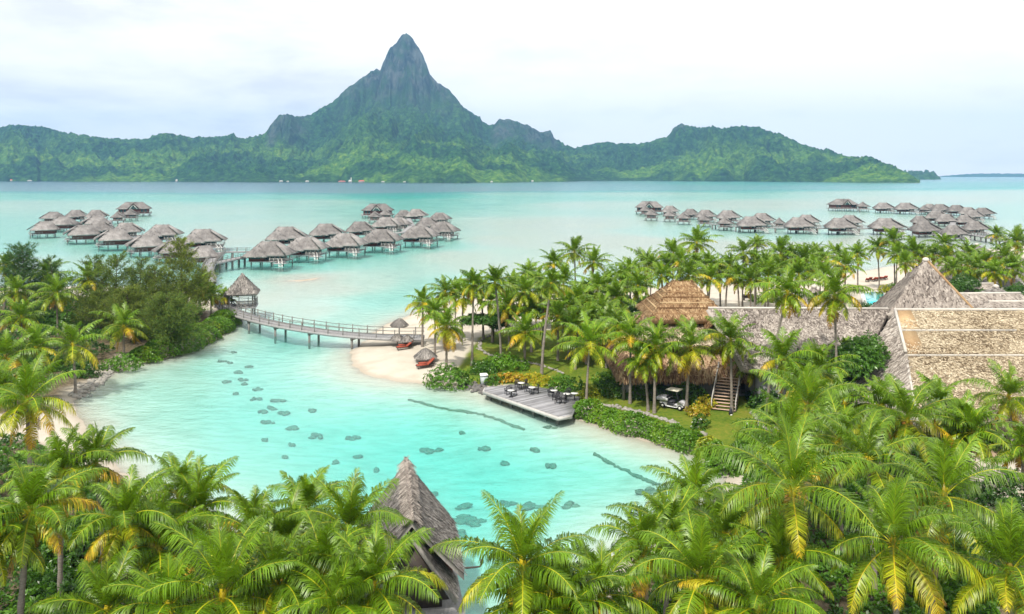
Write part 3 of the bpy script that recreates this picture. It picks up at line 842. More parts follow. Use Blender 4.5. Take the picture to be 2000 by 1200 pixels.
def broadleaf(px, by, top, r, tone, label, name='broadleaf_tree', cat='tree', size=0.32, light=0.5, seed=0, flat=0.75):
    """a spreading tree: trunk, limbs and separate clumps of leaves with gaps between"""
    rg = np.random.default_rng(500 + seed + int(px))
    p = on(px, by)
    zt = H - (top - HZ) / F * p[1]
    h = zt - p[2]
    root = thing(name, label, cat, p, 0)
    tk = MB(); cr = MB()
    tk.tube([(0, 0, -0.2), (0.1, 0.05, h * 0.25), (0.05, 0.1, h * 0.5)], [0.22, 0.17, 0.14], 8)
    for j in range(13):
        a = j * 2.4 + rg.normal(0, 0.2); f = j / 12
        rr = r * (0.25 + 0.65 * math.sqrt(((j * 0.618) % 1)))
        c = np.array([rr * math.cos(a), rr * math.sin(a), h * (0.42 + 0.45 * ((j * 0.37) % 1) * (1.15 - rr / r * 0.6))])
        tk.tube([(0.05, 0.1, h * 0.42), c * (0.5, 0.5, 0.8), c], [0.09, 0.055, 0.02], 5)
        cs = r * rg.uniform(0.30, 0.44)
        n = int(85 * cs * cs / (size / 0.32) ** 2)
        b = bush_mesh(rg, cs, cs, cs * flat, n, size, tone + rg.normal(0, 0.05), light + rg.normal(0, 0.07), 0.5)
        v = np.vstack(b.v) + c - (0, 0, cs * 0.2); cr.add(v, np.vstack(b.q), col=np.vstack(b.c))
    tk.build('trunk', WOODBARK, root, smooth=True)
    cr.build('crown', BUSH, root)
    return root


def ironwood(px, by, top, r, tone, label, seed=0, light=0.5, dens=1.0, group=None):
    """a feathery ironwood: a straight leader, rising limbs and drooping sprays of thread-thin twigs"""
    rg = np.random.default_rng(900 + seed)
    p = on(px, by)
    zt = H - (top - HZ) / F * p[1]
    h = max(zt - p[2], 2.5)
    root = thing('ironwood_tree', label, 'tree', p, 0, group)
    tk = MB(); cr = MB()
    s = np.linspace(0, 1, 8)
    lead = np.stack([0.25 * np.sin(s * 3 + seed), 0.25 * np.cos(s * 2.3 + seed) - 0.25, s * h * 0.97], 1)
    tk.tube(lead, 0.17 * (1 - s) + 0.02, 7)
    nb = int(38 * dens)
    P0 = []; D0 = []
    for j in range(nb):
        f = 0.16 + 0.82 * (j + rg.random()) / nb
        b = np.array([np.interp(f, s, lead[:, k]) for k in range(3)])
        a = j * 2.39996 + rg.normal(0, 0.3)
        ln = r * (1.15 - 0.95 * f ** 1.6) * rg.uniform(0.6, 1.15)
        up_ = rg.uniform(0.25, 0.8)
        d = unit(np.array([math.cos(a), math.sin(a), up_]))
        e = b + d * ln; mdl = (b + e) / 2 - (0, 0, 0.06 * ln)
        tk.tube([b, mdl, e + (0, 0, 0.15 * ln)], [0.045, 0.03, 0.01], 4, cap=False)
        m_ = int(20 * ln)
        t_ = rg.uniform(0.2, 1.05, m_)[:, None]
        P0.append(b + (e - b) * t_ + rg.normal(0, 0.10 * ln, (m_, 3))); D0.append(np.broadcast_to(d, (m_, 3)))
    P0 = np.vstack(P0); D0 = np.vstack(D0); n = len(P0)
    for k_ in range(3):
        d1 = unit(D0 * 0.7 + rg.normal(0, 0.5, (n, 3)) + np.array([0, 0, 0.35]))
        l_ = rg.uniform(0.35, 0.75, n)[:, None]
        m1 = P0 + d1 * l_ * 0.6; tip = m1 + unit(d1 + np.array([0, 0, -0.9])) * l_ * 0.55
        wv_ = unit(np.cross(d1, rg.normal(0, 1, (n, 3)))) * 0.022
        v = np.stack([P0 - wv_, P0 + wv_, m1 + wv_ * 1.2, m1 - wv_ * 1.2, tip], 1).reshape(-1, 3)
        i = np.arange(n)[:, None] * 5
        tn = np.clip(tone + rg.normal(0, 0.12, n), 0, 1)
        cr.add(v, i + np.array([0, 1, 2, 3]), i + np.array([3, 2, 4]), col=np.repeat(np.stack([tn, light + rg.normal(0, 0.1, n), np.zeros(n)], 1), 5, 0))
    tk.build('trunk', WOODBARK, root, smooth=True)
    cr.build('crown', NEEDLE, root)
    return root


def cover(poly, n, name, size, tone, hmax, seed, clear=0.35):
    """ground cover: leaf whorls over a bumpy carpet of undergrowth inside a ground polygon"""
    rg = np.random.default_rng(seed)
    q = np.array(poly, float)
    lo = q.min(0); hi = q.max(0)
    x = rg.uniform(lo[0], hi[0], n * 3); y = rg.uniform(lo[1], hi[1], n * 3)
    d = sdf(q, x, y)
    nz = fbm(x * 0.35, y * 0.35, 3, seed)
    ok = (d > 0) & (nz > clear)
    x, y, nz, d = (v[ok][:n] for v in (x, y, nz, d))
    z = ground_z(x, y)[0]
    top = np.clip((nz - clear) / (0.75 - clear), 0, 1) * hmax * np.clip(d / 2, 0.15, 1)
    pz = z + top * (1 - 0.5 * rg.random(len(x)) ** 2) + 0.05
    gx_ = (fbm((x + 0.4) * 0.35, y * 0.35, 3, seed) - nz) * hmax * 4; gy_ = (fbm(x * 0.35, (y + 0.4) * 0.35, 3, seed) - nz) * hmax * 4
    nr = unit(np.stack([-gx_, -gy_, np.full(len(x), 0.8)], 1))
    tn = tone + 0.35 * (fbm(x * 0.2, y * 0.2, 2, seed + 3) - 0.5) * 2
    mb = MB(); rosettes(mb, rg, np.stack([x, y, pz], 1), nr, size, np.clip(tn, 0, 0.7), 0.5)
    return setting(mb.build(name, BUSH), 'stuff')
# ================================================================== where the palms stand (crown heart column, row; row of the foot; frond reach)
gA = 'of those lining the far beach'
gB = 'of those between beach and timber deck'
gC = 'of those before the brown thatched restaurant'
gD = 'of the near grove at lower right'
gE = 'of the grove along the bottom left'
gF = 'of those on the left headland'
gG = 'of those around the big tan roof'
gH = 'of the grove at bottom middle'
for a in [  # far beach row, small and many
    (1032, 537, 618, 30), (1002, 562, 650, 34), (1082, 515, 640, 32), (1122, 494, 612, 34), (1160, 514, 622, 34), (1187, 557, 660, 36, .7), (1145, 575, 668, 38), (1230, 534, 640, 36), (1262, 522, 604, 34), (1274, 516, 620, 26),
    (1204, 585, 690, 40), (1315, 497, 612, 38), (1331, 512, 622, 28), (1361, 476, 602, 32), (1357, 522, 618, 32), (1405, 530, 606, 36), (1424, 520, 612, 30), (1452, 494, 606, 28), (1479, 478, 596, 24), (1475, 520, 606, 38),
    (1496, 515, 612, 30), (1525, 496, 600, 34), (1548, 505, 600, 30), (1572, 512, 608, 36), (1590, 500, 590, 28), (1634, 500, 585, 28), (1612, 540, 640, 34), (1675, 498, 574, 28), (1714, 486, 567, 28),
    (1745, 472, 570, 30), (1752, 498, 575, 28), (1784, 494, 572, 28), (1800, 500, 568, 26), (1822, 497, 575, 26), (1844, 480, 575, 28), (1848, 505, 580, 28), (1892, 497, 576, 30), (1922, 512, 588, 34), (1947, 459, 520, 22), (1962, 505, 590, 36), (1987, 475, 560, 32)]:
    palm(a[0], a[1], a[2], gA, a[3], yellow=a[4] if len(a) > 4 else 0.22, detail=0, droopy=0.45, nut=(a[0] in (1187,)))
gI = 'of the second row behind the beach palms'
for a in [(1100, 556, 668, 40), (1130, 592, 690, 42), (1168, 566, 676, 40), (1215, 552, 655, 36), (1246, 562, 664, 38), (1292, 540, 632, 34), (1303, 520, 620, 32), (1345, 540, 632, 34), (1382, 520, 615, 32), (1388, 545, 628, 32), (1440, 542, 626, 34),
          (1466, 548, 632, 34), (1500, 545, 628, 34), (1522, 528, 618, 34), (1560, 538, 625, 36), (1588, 530, 618, 34), (1604, 512, 602, 30), (1652, 520, 596, 30), (1768, 515, 588, 28), (1862, 528, 600, 30), (1878, 520, 595, 30),
          (1906, 528, 605, 32), (1942, 534, 612, 34), (1978, 528, 606, 34), (1034, 604, 690, 40), (1062, 588, 684, 40), (992, 598, 684, 40), (906, 582, 668, 36), (1090, 620, 706, 42), (1150, 628, 712, 42), (1185, 640, 720, 42), (1050, 555, 650, 36), (960, 590, 670, 34)]:
    palm(a[0], a[1], a[2], gI, a[3], yellow=0.25, detail=0, droopy=0.5)
for a in [  # between the bridge's beach and the timber deck
    (826, 592, 676, 40, 0.75, 0.6, ''), (850, 612, 690, 42, 0.45, 0.5, ''), (870, 573, 668, 38, 0.1, 0.4, ''), (891, 568, 640, 30, 0.6, 0.5, ''), (872, 640, 716, 48, 0.35, 0.7, ''), (925, 556, 710, 40, 0.3, 0.6, ''),
    (940, 572, 662, 34, 0.5, 0.6, ''), (967, 553, 716, 40, 0.15, 0.5, ''), (1025, 652, 716, 48, 0.12, 0.55, ''), (1025, 572, 690, 40, 0.2, 0.6, ''), (1077, 556, 731, 42, 0.1, 0.7, ''),
    (1152, 676, 778, 66, 0.5, 0.75, ''), (1108, 600, 700, 44, 0.2, 0.6, ''), (1175, 610, 700, 44, 0.2, 0.5, ''), (1120, 640, 722, 40, 0.2, 0.5, '')]:
    palm(a[0], a[1], a[2], gB, a[3], yellow=a[4], droopy=a[5], light=0.5 + 0.1 * (a[4] > .4))
for a in [
    (1232, 662, 787, 62, 0.5, 0.7), (1281, 680, 798, 62, 0.25, 0.55), (1348, 681, 797, 64, 0.45, 0.65), (1427, 668, 806, 64, 0.45, 0.7), (1475, 716, 785, 44, 0.1, 0.6), (1256, 706, 796, 48, 0.2, 0.6), (1208, 640, 745, 48, 0.2, 0.6)]:
    palm(a[0], a[1], a[2], gC, a[3], yellow=a[4], droopy=a[5], detail=1, nut=a[0] == 1348)
for a in [
    (1538, 574, 820, 60, 0.1, 0.9, 1), (1630, 580, 825, 64, 0.65, 0.9, 1), (1530, 705, 850, 68, 0.4, 0.7, 1), (1600, 728, 855, 70, 0.2, 0.6, 1), (1650, 700, 800, 50, 0.1, 0.5, 1),
    (1773, 822, 985, 92, 0.3, 0.55, 2), (1832, 790, 930, 50, 0.1, 0.2, 1), (1970, 778, 900, 78, 0.2, 0.6, 2), (1998, 880, 960, 60, 0.5, 0.7, 1), (1900, 845, 1000, 60, 0.1, 0.5, 1), (1568, 765, 900, 66, 0.3, 0.6, 1), (1650, 790, 940, 74, 0.2, 0.6, 1), (1722, 796, 950, 66, 0.2, 0.6, 1), (1880, 838, 985, 64, 0.2, 0.5, 1)]:
    palm(a[0], a[1], a[2], gG, a[3], yellow=a[4], droopy=a[5], detail=a[6], nut=a[0] in (1538, 1773))
for a in [
    (1578, 800, 1010, 100, 0.25, 0.7, 2, 0.62), (1547, 962, 1345, 165, 0.6, 0.75, 2, 0.54), (1844, 972, 1290, 150, 0.35, 0.75, 2, 0.5), (1745, 1064, 1400, 150, 0.5, 0.75, 2, 0.5), (1694, 900, 1160, 110, 0.2, 0.6, 2, 0.45), (1545, 868, 1120, 110, 0.35, 0.6, 2, 0.55),
    (1358, 978, 1190, 100, 0.15, 0.55, 2, 0.58), (1370, 1134, 1430, 140, 0.15, 0.65, 2, 0.5), (1260, 1075, 1300, 104, 0.3, 0.5, 2, 0.56), (1415, 1050, 1300, 110, 0.2, 0.6, 2, 0.5), (1522, 1100, 1380, 110, 0.3, 0.7, 2, 0.45),
    (1972, 1120, 1450, 140, 0.15, 0.3, 2, 0.5), (1640, 860, 1080, 90, 0.3, 0.6, 2, 0.52), (1480, 1190, 1500, 110, 0.2, 0.5, 2, 0.5), (1175, 1165, 1420, 100, 0.2, 0.6, 2, 0.5), (1310, 1040, 1270, 96, 0.2, 0.5, 2, 0.55)]:
    palm(a[0], a[1], a[2], gD, a[3], yellow=a[4], droopy=a[5], detail=a[6], light=a[7], nut=a[0] in (1547, 1844, 1370))
for a in [
    (58, 1005, 1360, 118, 0.75, 0.8, 2, 0.55), (243, 1022, 1350, 108, 0.6, 0.75, 2, 0.55), (351, 968, 1230, 92, 0.3, 0.5, 2, 0.58), (435, 1168, 1480, 165, 0.5, 0.65, 2, 0.52), (387, 1000, 1260, 90, 0.4, 0.5, 2, 0.6), (495, 1045, 1300, 84, 0.6, 0.4, 2, 0.55),
    (122, 925, 1200, 98, 0.3, 0.55, 2, 0.56), (186, 908, 1180, 92, 0.15, 0.5, 2, 0.54), (52, 787, 1010, 98, 0.6, 0.75, 2, 0.55), (-12, 770, 980, 80, 0.3, 0.6, 2, 0.5), (210, 1198, 1460, 100, 0.2, 0.4, 2, 0.5),
    (560, 1062, 1320, 96, 0.35, 0.55, 2, 0.58), (310, 1075, 1340, 100, 0.4, 0.6, 2, 0.56), (-20, 1060, 1380, 100, 0.3, 0.6, 2, 0.5), (540, 1150, 1440, 110, 0.3, 0.5, 2, 0.5), (330, 1190, 1500, 120, 0.3, 0.6, 2, 0.5)]:
    palm(a[0], a[1], a[2], gE, a[3], yellow=a[4], droopy=a[5], detail=a[6], light=a[7], nut=a[0] in (52, 435))
for a in [
    (680, 1040, 1330, 118, 0.2, 0.45, 2, 0.52), (1021, 1108, 1440, 138, 0.2, 0.6, 2, 0.48), (632, 1125, 1430, 124, 0.25, 0.55, 2, 0.5), (728, 1150, 1470, 132, 0.2, 0.6, 2, 0.5), (596, 1000, 1250, 84, 0.3, 0.5, 2, 0.55), (660, 1195, 1500, 130, 0.2, 0.6, 2, 0.5), (1100, 1185, 1450, 100, 0.2, 0.6, 2, 0.48), (1050, 1200, 1460, 90, 0.3, 0.6, 1, 0.48)]:
    palm(a[0], a[1], a[2], gH, a[3], yellow=a[4], droopy=a[5], detail=a[6], light=a[7], nut=a[0] == 1021)
for a in [
    (142, 676, 756, 64, 0.55, 0.75), (241, 640, 694, 54, 0.3, 0.75), (42, 622, 700, 46, 0.15, 0.6), (110, 576, 660, 46, 0.5, 0.65), (172, 545, 640, 38, 0.1, 0.45), (92, 534, 620, 34, 0.1, 0.4), (32, 570, 650, 40, 0.1, 0.5), (357, 572, 622, 34, 0.35, 0.6),
    (388, 566, 618, 36, 0.45, 0.6), (412, 578, 618, 30, 0.3, 0.6), (12, 520, 620, 34, 0.1, 0.5), (10, 700, 800, 60, 0.2, 0.6), (70, 680, 780, 50, 0.2, 0.5), (438, 582, 604, 14, 0.8, 0.6)]:
    palm(a[0], a[1], a[2], gF, a[3], yellow=a[4], droopy=a[5], detail=1)
make_palms()

# ------------------------------------------------------------------ ironwoods of the left headland
IR = [(45, 620, 475, 6.5, 0.05, 'tall blue-green ironwood tree at the far left edge of the headland', 0.5, 1.5),
      (105, 622, 500, 4.5, 0.15, 'slim dark green ironwood behind the headland palms at far left', 0.45, 1),
      (190, 632, 500, 6.0, 0.45, 'olive ironwood with thin bare top beside the slender headland palm', 0.5, 1),
      (232, 640, 492, 6.0, 0.5, 'sparse olive ironwood in the middle of the headland thicket', 0.5, 1),
      (275, 640, 500, 5.0, 0.45, 'wispy dark ironwood right of the headland thicket middle', 0.48, 1),
      (300, 650, 520, 6.0, 0.6, 'brown-green ironwood standing left of the tallest headland ironwood', 0.5, 1.2),
      (352, 636, 462, 6.5, 0.75, 'tallest tan-green ironwood in front of the nearest left bungalow roofs', 0.58, 1.5),
      (330, 690, 575, 6.0, 0.5, 'broad grey-green ironwood at the water side of the headland', 0.5, 1.6),
      (255, 668, 560, 5.5, 0.65, 'brownish ironwood behind the short headland palm with cupped fronds', 0.45, 1.3),
      (200, 655, 570, 5.0, 0.6, 'brownish ironwood behind the yellow-fronded headland palm', 0.42, 1.2),
      (395, 612, 520, 3.5, 0.7, 'small olive ironwood beside the curved boardwalk', 0.52, 1)]
for k, a in enumerate(IR): ironwood(a[0], a[1], a[2], a[3] * 0.85, a[4] * 0.6, a[5], seed=k, light=a[6] + 0.10, dens=a[7], group='ironwoods of the left headland')

# ------------------------------------------------------------------ broad-leaved trees
broadleaf(1268, 668, 560, 5.0, 0.22, 'round dark green broadleaf tree left of the orange-brown thatched roof', seed=1)
broadleaf(1300, 650, 560, 4.5, 0.5, 'light green broadleaf tree behind the orange-brown thatched roof', seed=2, light=0.55)
broadleaf(1640, 800, 640, 5.2, 0.35, 'dense green broadleaf tree against the grey thatched wing', seed=3)
broadleaf(962, 668, 592, 4.0, 0.3, 'low dark beach tree with layered branches on the white sand', seed=4, flat=0.45)
broadleaf(1035, 640, 585, 4.0, 0.2, 'shady dark tree behind the lawn beside the beach', seed=5)
broadleaf(1960, 625, 550, 5.0, 0.25, 'dark green white-flowered tree right of the small peaked grey roof', seed=6, size=0.4)
broadleaf(1880, 612, 556, 2.4, 0.3, 'small round frangipani tree before the low hipped roof', seed=7, size=0.3)
broadleaf(1855, 615, 530, 5.0, 0.35, 'green tree beside the right edge of the great pyramid roof', seed=8)
broadleaf(1668, 640, 590, 3.0, 0.3, 'dark green tree between the pool and the grey wing', seed=9)

# ------------------------------------------------------------------ hedges and shrubs
hp = lambda L_: [on(x, y) for x, y in L_]
hedge(hp([(258, 706), (305, 697), (350, 681), (395, 662), (432, 642), (447, 622)]), 4.2, 2.0, 0.6, 'bright green hedge along the headland shore ending at the footbridge', seed=1, dens=60)
hedge(hp([(1124, 806), (1160, 818), (1200, 830), (1240, 842), (1285, 855), (1330, 868), (1372, 884)]), 2.3, 1.35, 0.57, 'long bright green hedge on the lagoon edge right of the timber deck', seed=2, dens=62)
hedge(hp([(1372, 880), (1392, 893), (1412, 905)]), 2.4, 1.2, 0.66, 'yellow-green hedge end in front of the dry lawn', seed=3, light=0.55, dens=60)
hedge(hp([(1166, 768), (1200, 772), (1250, 776), (1300, 780), (1350, 786), (1385, 792)]), 2.2, 1.5, 0.30, 'dark green planting along the grey restaurant wall', seed=4, dens=45, light=0.45)
hedge(hp([(1462, 862), (1478, 880), (1486, 905), (1470, 925)]), 3.0, 1.6, 0.5, 'green thicket at the near end of the dry lawn', seed=5, dens=50)
SH = [(235, 722, 2.0, 1.5, 1.5, 0.5, 'round bright bush at the end of the stone riprap', 0.52),
      (880, 754, 2.6, 1.8, 2.1, 0.48, 'big round green bush on the sand left of the timber deck', 0.5),
      (985, 722, 3.0, 1.6, 1.7, 0.55, 'bright green shrub mound on the lawn above the timber deck', 0.55),
      (945, 728, 1.8, 1.2, 1.3, 0.35, 'loose green bush beside the pale box', 0.5),
      (965, 748, 1.6, 1.0, 0.9, 0.42, 'green and red croton left of the deck edge', 0.5),
      (990, 745, 1.3, 0.8, 0.8, 0.92, 'orange croton bush behind the deck chairs', 0.55),
      (1040, 745, 1.6, 0.8, 0.8, 0.85, 'yellow croton bush behind the deck', 0.6),
      (1062, 752, 1.2, 0.8, 0.9, 0.83, 'yellow-green croton at the top corner of the deck', 0.62),
      (1015, 746, 1.2, 0.8, 0.7, 0.9, 'small orange croton between the two yellow ones', 0.52),
      (1098, 760, 1.4, 0.9, 1.5, 0.5, 'tall speckled croton by the white stepping stones', 0.5),
      (1118, 768, 1.6, 1.0, 1.4, 0.45, 'dark mottled croton at the right end of the deck', 0.45),
      (1148, 778, 1.2, 1.0, 1.0, 0.78, 'reddish croton bush at the foot of a leaning palm', 0.45),
      (1362, 812, 1.1, 0.9, 1.0, 0.87, 'golden croton bush near the golf cart', 0.6),
      (1382, 797, 1.0, 0.8, 1.0, 0.86, 'golden croton bush at the foot of the stairs', 0.6),
      (1368, 836, 0.8, 0.7, 1.1, 0.4, 'blue-green spiky plant at the hedge end', 0.5),
      (1185, 752, 1.6, 1.2, 1.6, 0.6, 'yellow-flecked shrub at the left corner of the restaurant', 0.5),
      (1410, 925, 1.6, 1.2, 1.2, 0.52, 'green bush beside the grey boulder', 0.52),
      (1445, 915, 2.0, 1.4, 1.4, 0.5, 'bright bush right of the grey boulder', 0.54),
      (1670, 850, 2.6, 2.0, 2.4, 0.5, 'bright green shrub before the left end of the tan roof', 0.52),
      (1705, 800, 2.2, 2.0, 2.6, 0.5, 'pale green shrub climbing against the tan roof', 0.55),
      (1885, 880, 2.6, 2.0, 3.0, 0.4, 'tall shrub left of the dark hall entrance', 0.48),
      (1960, 1010, 3.0, 2.0, 2.4, 0.22, 'dark spreading bush on the white sand', 0.42),
      (1850, 1165, 2.6, 2.0, 2.0, 0.5, 'bright broad-leaved bush below the lower right palms', 0.55),
      (1900, 1080, 2.6, 2.0, 2.0, 0.3, 'deep green bush behind the upright right palm', 0.45),
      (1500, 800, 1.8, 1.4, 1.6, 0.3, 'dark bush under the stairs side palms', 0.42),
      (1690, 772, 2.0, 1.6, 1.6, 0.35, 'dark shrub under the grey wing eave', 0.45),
      (70, 1085, 3.0, 2.2, 2.6, 0.34, 'glossy dark bush behind the leftmost near palm trunk', 0.48),
      (160, 1120, 3.0, 2.2, 2.6, 0.38, 'glossy green bush between the two near left trunks', 0.5),
      (110, 1185, 2.4, 1.8, 1.6, 0.25, 'low dark bush at the bottom left corner', 0.5),
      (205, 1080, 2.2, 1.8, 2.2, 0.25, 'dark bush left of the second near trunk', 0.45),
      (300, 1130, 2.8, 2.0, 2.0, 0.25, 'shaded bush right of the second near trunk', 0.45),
      (95, 720, 2.8, 2.0, 2.2, 0.34, 'dark green bush behind the stone riprap', 0.46),
      (165, 735, 1.9, 1.5, 1.6, 0.3, 'dark bush right of the yellow-fronded headland palm', 0.45),
      (75, 640, 3.2, 2.4, 3.0, 0.45, 'bright leafy bush under the headland palms', 0.5),
      (290, 660, 2.6, 1.8, 2.6, 0.42, 'pale green shrub beside the short headland palm', 0.52),
      (20, 740, 3.0, 2.2, 2.6, 0.36, 'wide green bush at the left edge above the beach', 0.48),
      (130, 640, 3.0, 2.0, 2.6, 0.4, 'leafy bush between the two headland palm trunks', 0.48),
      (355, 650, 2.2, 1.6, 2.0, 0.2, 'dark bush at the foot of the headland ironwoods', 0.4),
      (1748, 572, 2.2, 1.6, 1.6, 0.5, 'green shrub beside the pool', 0.5),
      (1730, 574, 1.6, 1.0, 1.5, 0.82, 'yellow croton clump at the pool edge', 0.6),
      (1500, 590, 3.0, 1.6, 1.6, 0.7, 'yellow-green beach bushes beyond the grey wing', 0.5),
      (1545, 588, 2.4, 1.4, 1.6, 0.45, 'low green bushes behind the long grey ridge', 0.45)]
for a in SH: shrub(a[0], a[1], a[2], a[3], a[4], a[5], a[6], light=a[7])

# ------------------------------------------------------------------ undergrowth nobody could count
cover(SOIL_F, 26000, 'undergrowth', 0.34, 0.32, 1.7, 61, 0.33)
cover(SOIL_R, 24000, 'undergrowth', 0.34, 0.32, 1.7, 62, 0.33)
cover([P(x, y, 0.8) for x, y in [(-500, 590), (100, 588), (320, 590), (400, 610), (380, 640), (260, 672), (200, 700), (110, 738), (60, 770), (-300, 850)]], 16000, 'undergrowth', 0.36, 0.3, 2.0, 63, 0.36)
cover([P(x, y, 0.8) for x, y in [(1060, 610), (1160, 590), (1290, 590), (1290, 650), (1200, 690), (1100, 660)]], 6000, 'undergrowth', 0.36, 0.3, 1.4, 64, 0.42)
cover([P(x, y, 0.8) for x, y in [(1440, 745), (1560, 720), (1700, 740), (1700, 830), (1540, 850), (1470, 810)]], 9000, 'undergrowth', 0.34, 0.3, 1.6, 65, 0.36)
# ================================================================== building materials
def thatch_mat(name, stops, rnd=0.5, sc_=1.0):
    m = NT(name)
    v = m.pos(1.2 * sc_, 1.2 * sc_, 0.35 * sc_)
    n1 = m.noise(0.5, 5, 0.65, v); n2 = m.noise(9.0, 4, 0.7, v); n3 = m.noise(0.16, 3, 0.5, m.pos(1, 1, 1))
    f = m.math('ADD', m.math('ADD', m.math('MULTIPLY', n1, 0.35), m.math('MULTIPLY', n2, 0.3)), m.math('MULTIPLY', m.rand(), rnd * 0.45))
    f = m.math('ADD', f, m.math('MULTIPLY', m.math('SUBTRACT', n3, 0.5), 0.5))
    col = m.ramp(f, stops)
    hsv = m.n('ShaderNodeHueSaturation'); m.l(col, hsv.inputs['Color']); m.l(m.maprange(m.orand(), 0, 1, 0.86, 1.14), hsv.inputs['Value'])
    return m.done(m.bsdf(hsv.outputs[0], 0.95, 0.05, m.bump(n2, 0.7, 0.06)))


TH_GREY = thatch_mat('weathered_thatch', [(0.30, (0.12, 0.113, 0.11)), (0.5, (0.255, 0.242, 0.236)), (0.72, (0.38, 0.365, 0.355))], 0.3)
TH_DARK = thatch_mat('old_grey_thatch', [(0.30, (0.06, 0.055, 0.052)), (0.5, (0.17, 0.158, 0.148)), (0.74, (0.36, 0.335, 0.315))], 0.8)
TH_TAN = thatch_mat('tan_pandanus_thatch', [(0.28, (0.075, 0.052, 0.032)), (0.48, (0.26, 0.205, 0.135)), (0.74, (0.50, 0.43, 0.315))], 1.0)
TH_BROWN = thatch_mat('fresh_brown_thatch', [(0.28, (0.09, 0.045, 0.022)), (0.48, (0.25, 0.150, 0.078)), (0.72, (0.45, 0.33, 0.19))], 1.0)
TH_HALLGREY = thatch_mat('pale_grey_thatch', [(0.28, (0.075, 0.062, 0.055)), (0.48, (0.235, 0.205, 0.182)), (0.74, (0.42, 0.38, 0.34))], 0.9)
CAPM = plain('pale_ridge_cap', (0.46, 0.43, 0.39), 0.8, 0.2, 1.5)
REDWOOD = plain('red_brown_boards', (0.115, 0.042, 0.034), 0.6, 0.4, 2.5, 0.3, (1, 1, 8))
DARKWOOD = plain('dark_timber', (0.045, 0.035, 0.03), 0.6, 0.4, 3.0)
GREYWOOD = plain('silvery_weathered_timber', (0.265, 0.262, 0.268), 0.8, 0.3, 1.2, 0.2, (6, 1, 1))
PALEWOOD = plain('pale_grey_timber', (0.40, 0.385, 0.37), 0.75, 0.2, 1.5)
POSTW = plain('grey_pile_timber', (0.17, 0.165, 0.155), 0.85, 0.35, 2.0)
WHITEP = plain('white_paint', (0.78, 0.77, 0.74), 0.4, 0.06, 2.0)
GREYWALL = plain('grey_washed_boards', (0.27, 0.275, 0.285), 0.8, 0.22, 1.0, 0.2, (8, 8, 0.6))
RATTAN = plain('dark_rattan', (0.035, 0.035, 0.04), 0.6, 0.4, 6.0)
TERRA = plain('terracotta_fabric', (0.27, 0.055, 0.03), 0.8, 0.2, 3.0)
STONE = plain('coral_stone', (0.26, 0.245, 0.22), 0.9, 0.45, 2.0, bump=0.8)
DSTONE = plain('dark_lava_stone', (0.12, 0.115, 0.11), 0.9, 0.5, 2.0, bump=0.8)
CORALM = plain('brown_coral', (0.15, 0.17, 0.13), 0.95, 0.5, 1.6, 0.05, bump=0.8)
TYRE = plain('black_rubber', (0.02, 0.02, 0.02), 0.8, 0.2)
BLACKSEAT = plain('black_vinyl', (0.03, 0.032, 0.04), 0.5, 0.2)
m = NT('dark_glass'); GLASS = m.done(m.bsdf((0.02, 0.055, 0.058), 0.08, 0.6))
m = NT('pool_water'); GLASSPOOL = m.done(m.bsdf(m.ramp(m.noise(0.6, 3, 0.5, m.pos(obj=False)), [(0.3, (0.03, 0.42, 0.50)), (0.7, (0.06, 0.55, 0.62))]), 0.08, 0.5))
m = NT('white_lamp_cover'); BULB = m.done(m.bsdf((0.85, 0.83, 0.78), 0.3, 0.5))  # even white surface without emission, shared by lamps and headlights


def cards(mb, rg, corners, dens, ln=0.45, wd=0.09, lift=0.05, jit=0.35):
    """thatch: short dry leaf blades lying down the slope of a roof face (corners: eave-left, eave-right, top-right, top-left)"""
    a, b, c, d = (np.asarray(v, float) for v in corners)
    nrm = np.cross(b - a, d - a)
    if np.linalg.norm(nrm) < 1e-6: nrm = np.cross(b - a, c - a)
    nrm = nrm / np.linalg.norm(nrm)
    if nrm[2] < 0: nrm = -nrm
    area = 0.5 * np.linalg.norm(np.cross(c - a, d - b))
    n = int(area * dens)
    u = rg.random(n); v = rg.random(n)
    # uniform over a quad that may narrow to a ridge
    wb, wt = np.linalg.norm(b - a), np.linalg.norm(c - d)
    if wt < wb: v = np.where(rg.random(n) < v * (1 - wt / wb), 1 - v, v)
    p = (a + (b - a) * u[:, None]) * (1 - v[:, None]) + (d + (c - d) * u[:, None]) * v[:, None]
    down = unit(np.array([nrm[0] * nrm[2], nrm[1] * nrm[2], -(nrm[0] ** 2 + nrm[1] ** 2)]) + 1e-6)
    sd_ = np.cross(nrm, down)
    ang_ = rg.normal(0, jit, n)
    dv_ = np.cos(ang_)[:, None] * down + np.sin(ang_)[:, None] * sd_ + nrm * rg.uniform(-0.02, 0.16, n)[:, None]
    sv_ = np.cos(ang_)[:, None] * sd_ - np.sin(ang_)[:, None] * down
    l_ = (ln * rg.uniform(0.5, 1.3, n))[:, None]; w_ = (wd * rg.uniform(0.5, 1.4, n))[:, None]
    p0 = p + nrm * (lift * rg.uniform(0.1, 1.0, n))[:, None] - dv_ * l_ * 0.5
    p1 = p0 + dv_ * l_
    vv = np.stack([p0 - sv_ * w_, p0 + sv_ * w_, p1 + sv_ * w_ * 0.7, p1 - sv_ * w_ * 0.7], 1).reshape(-1, 3)
    mb.add(vv, np.arange(n)[:, None] * 4 + np.array([0, 1, 2, 3]))


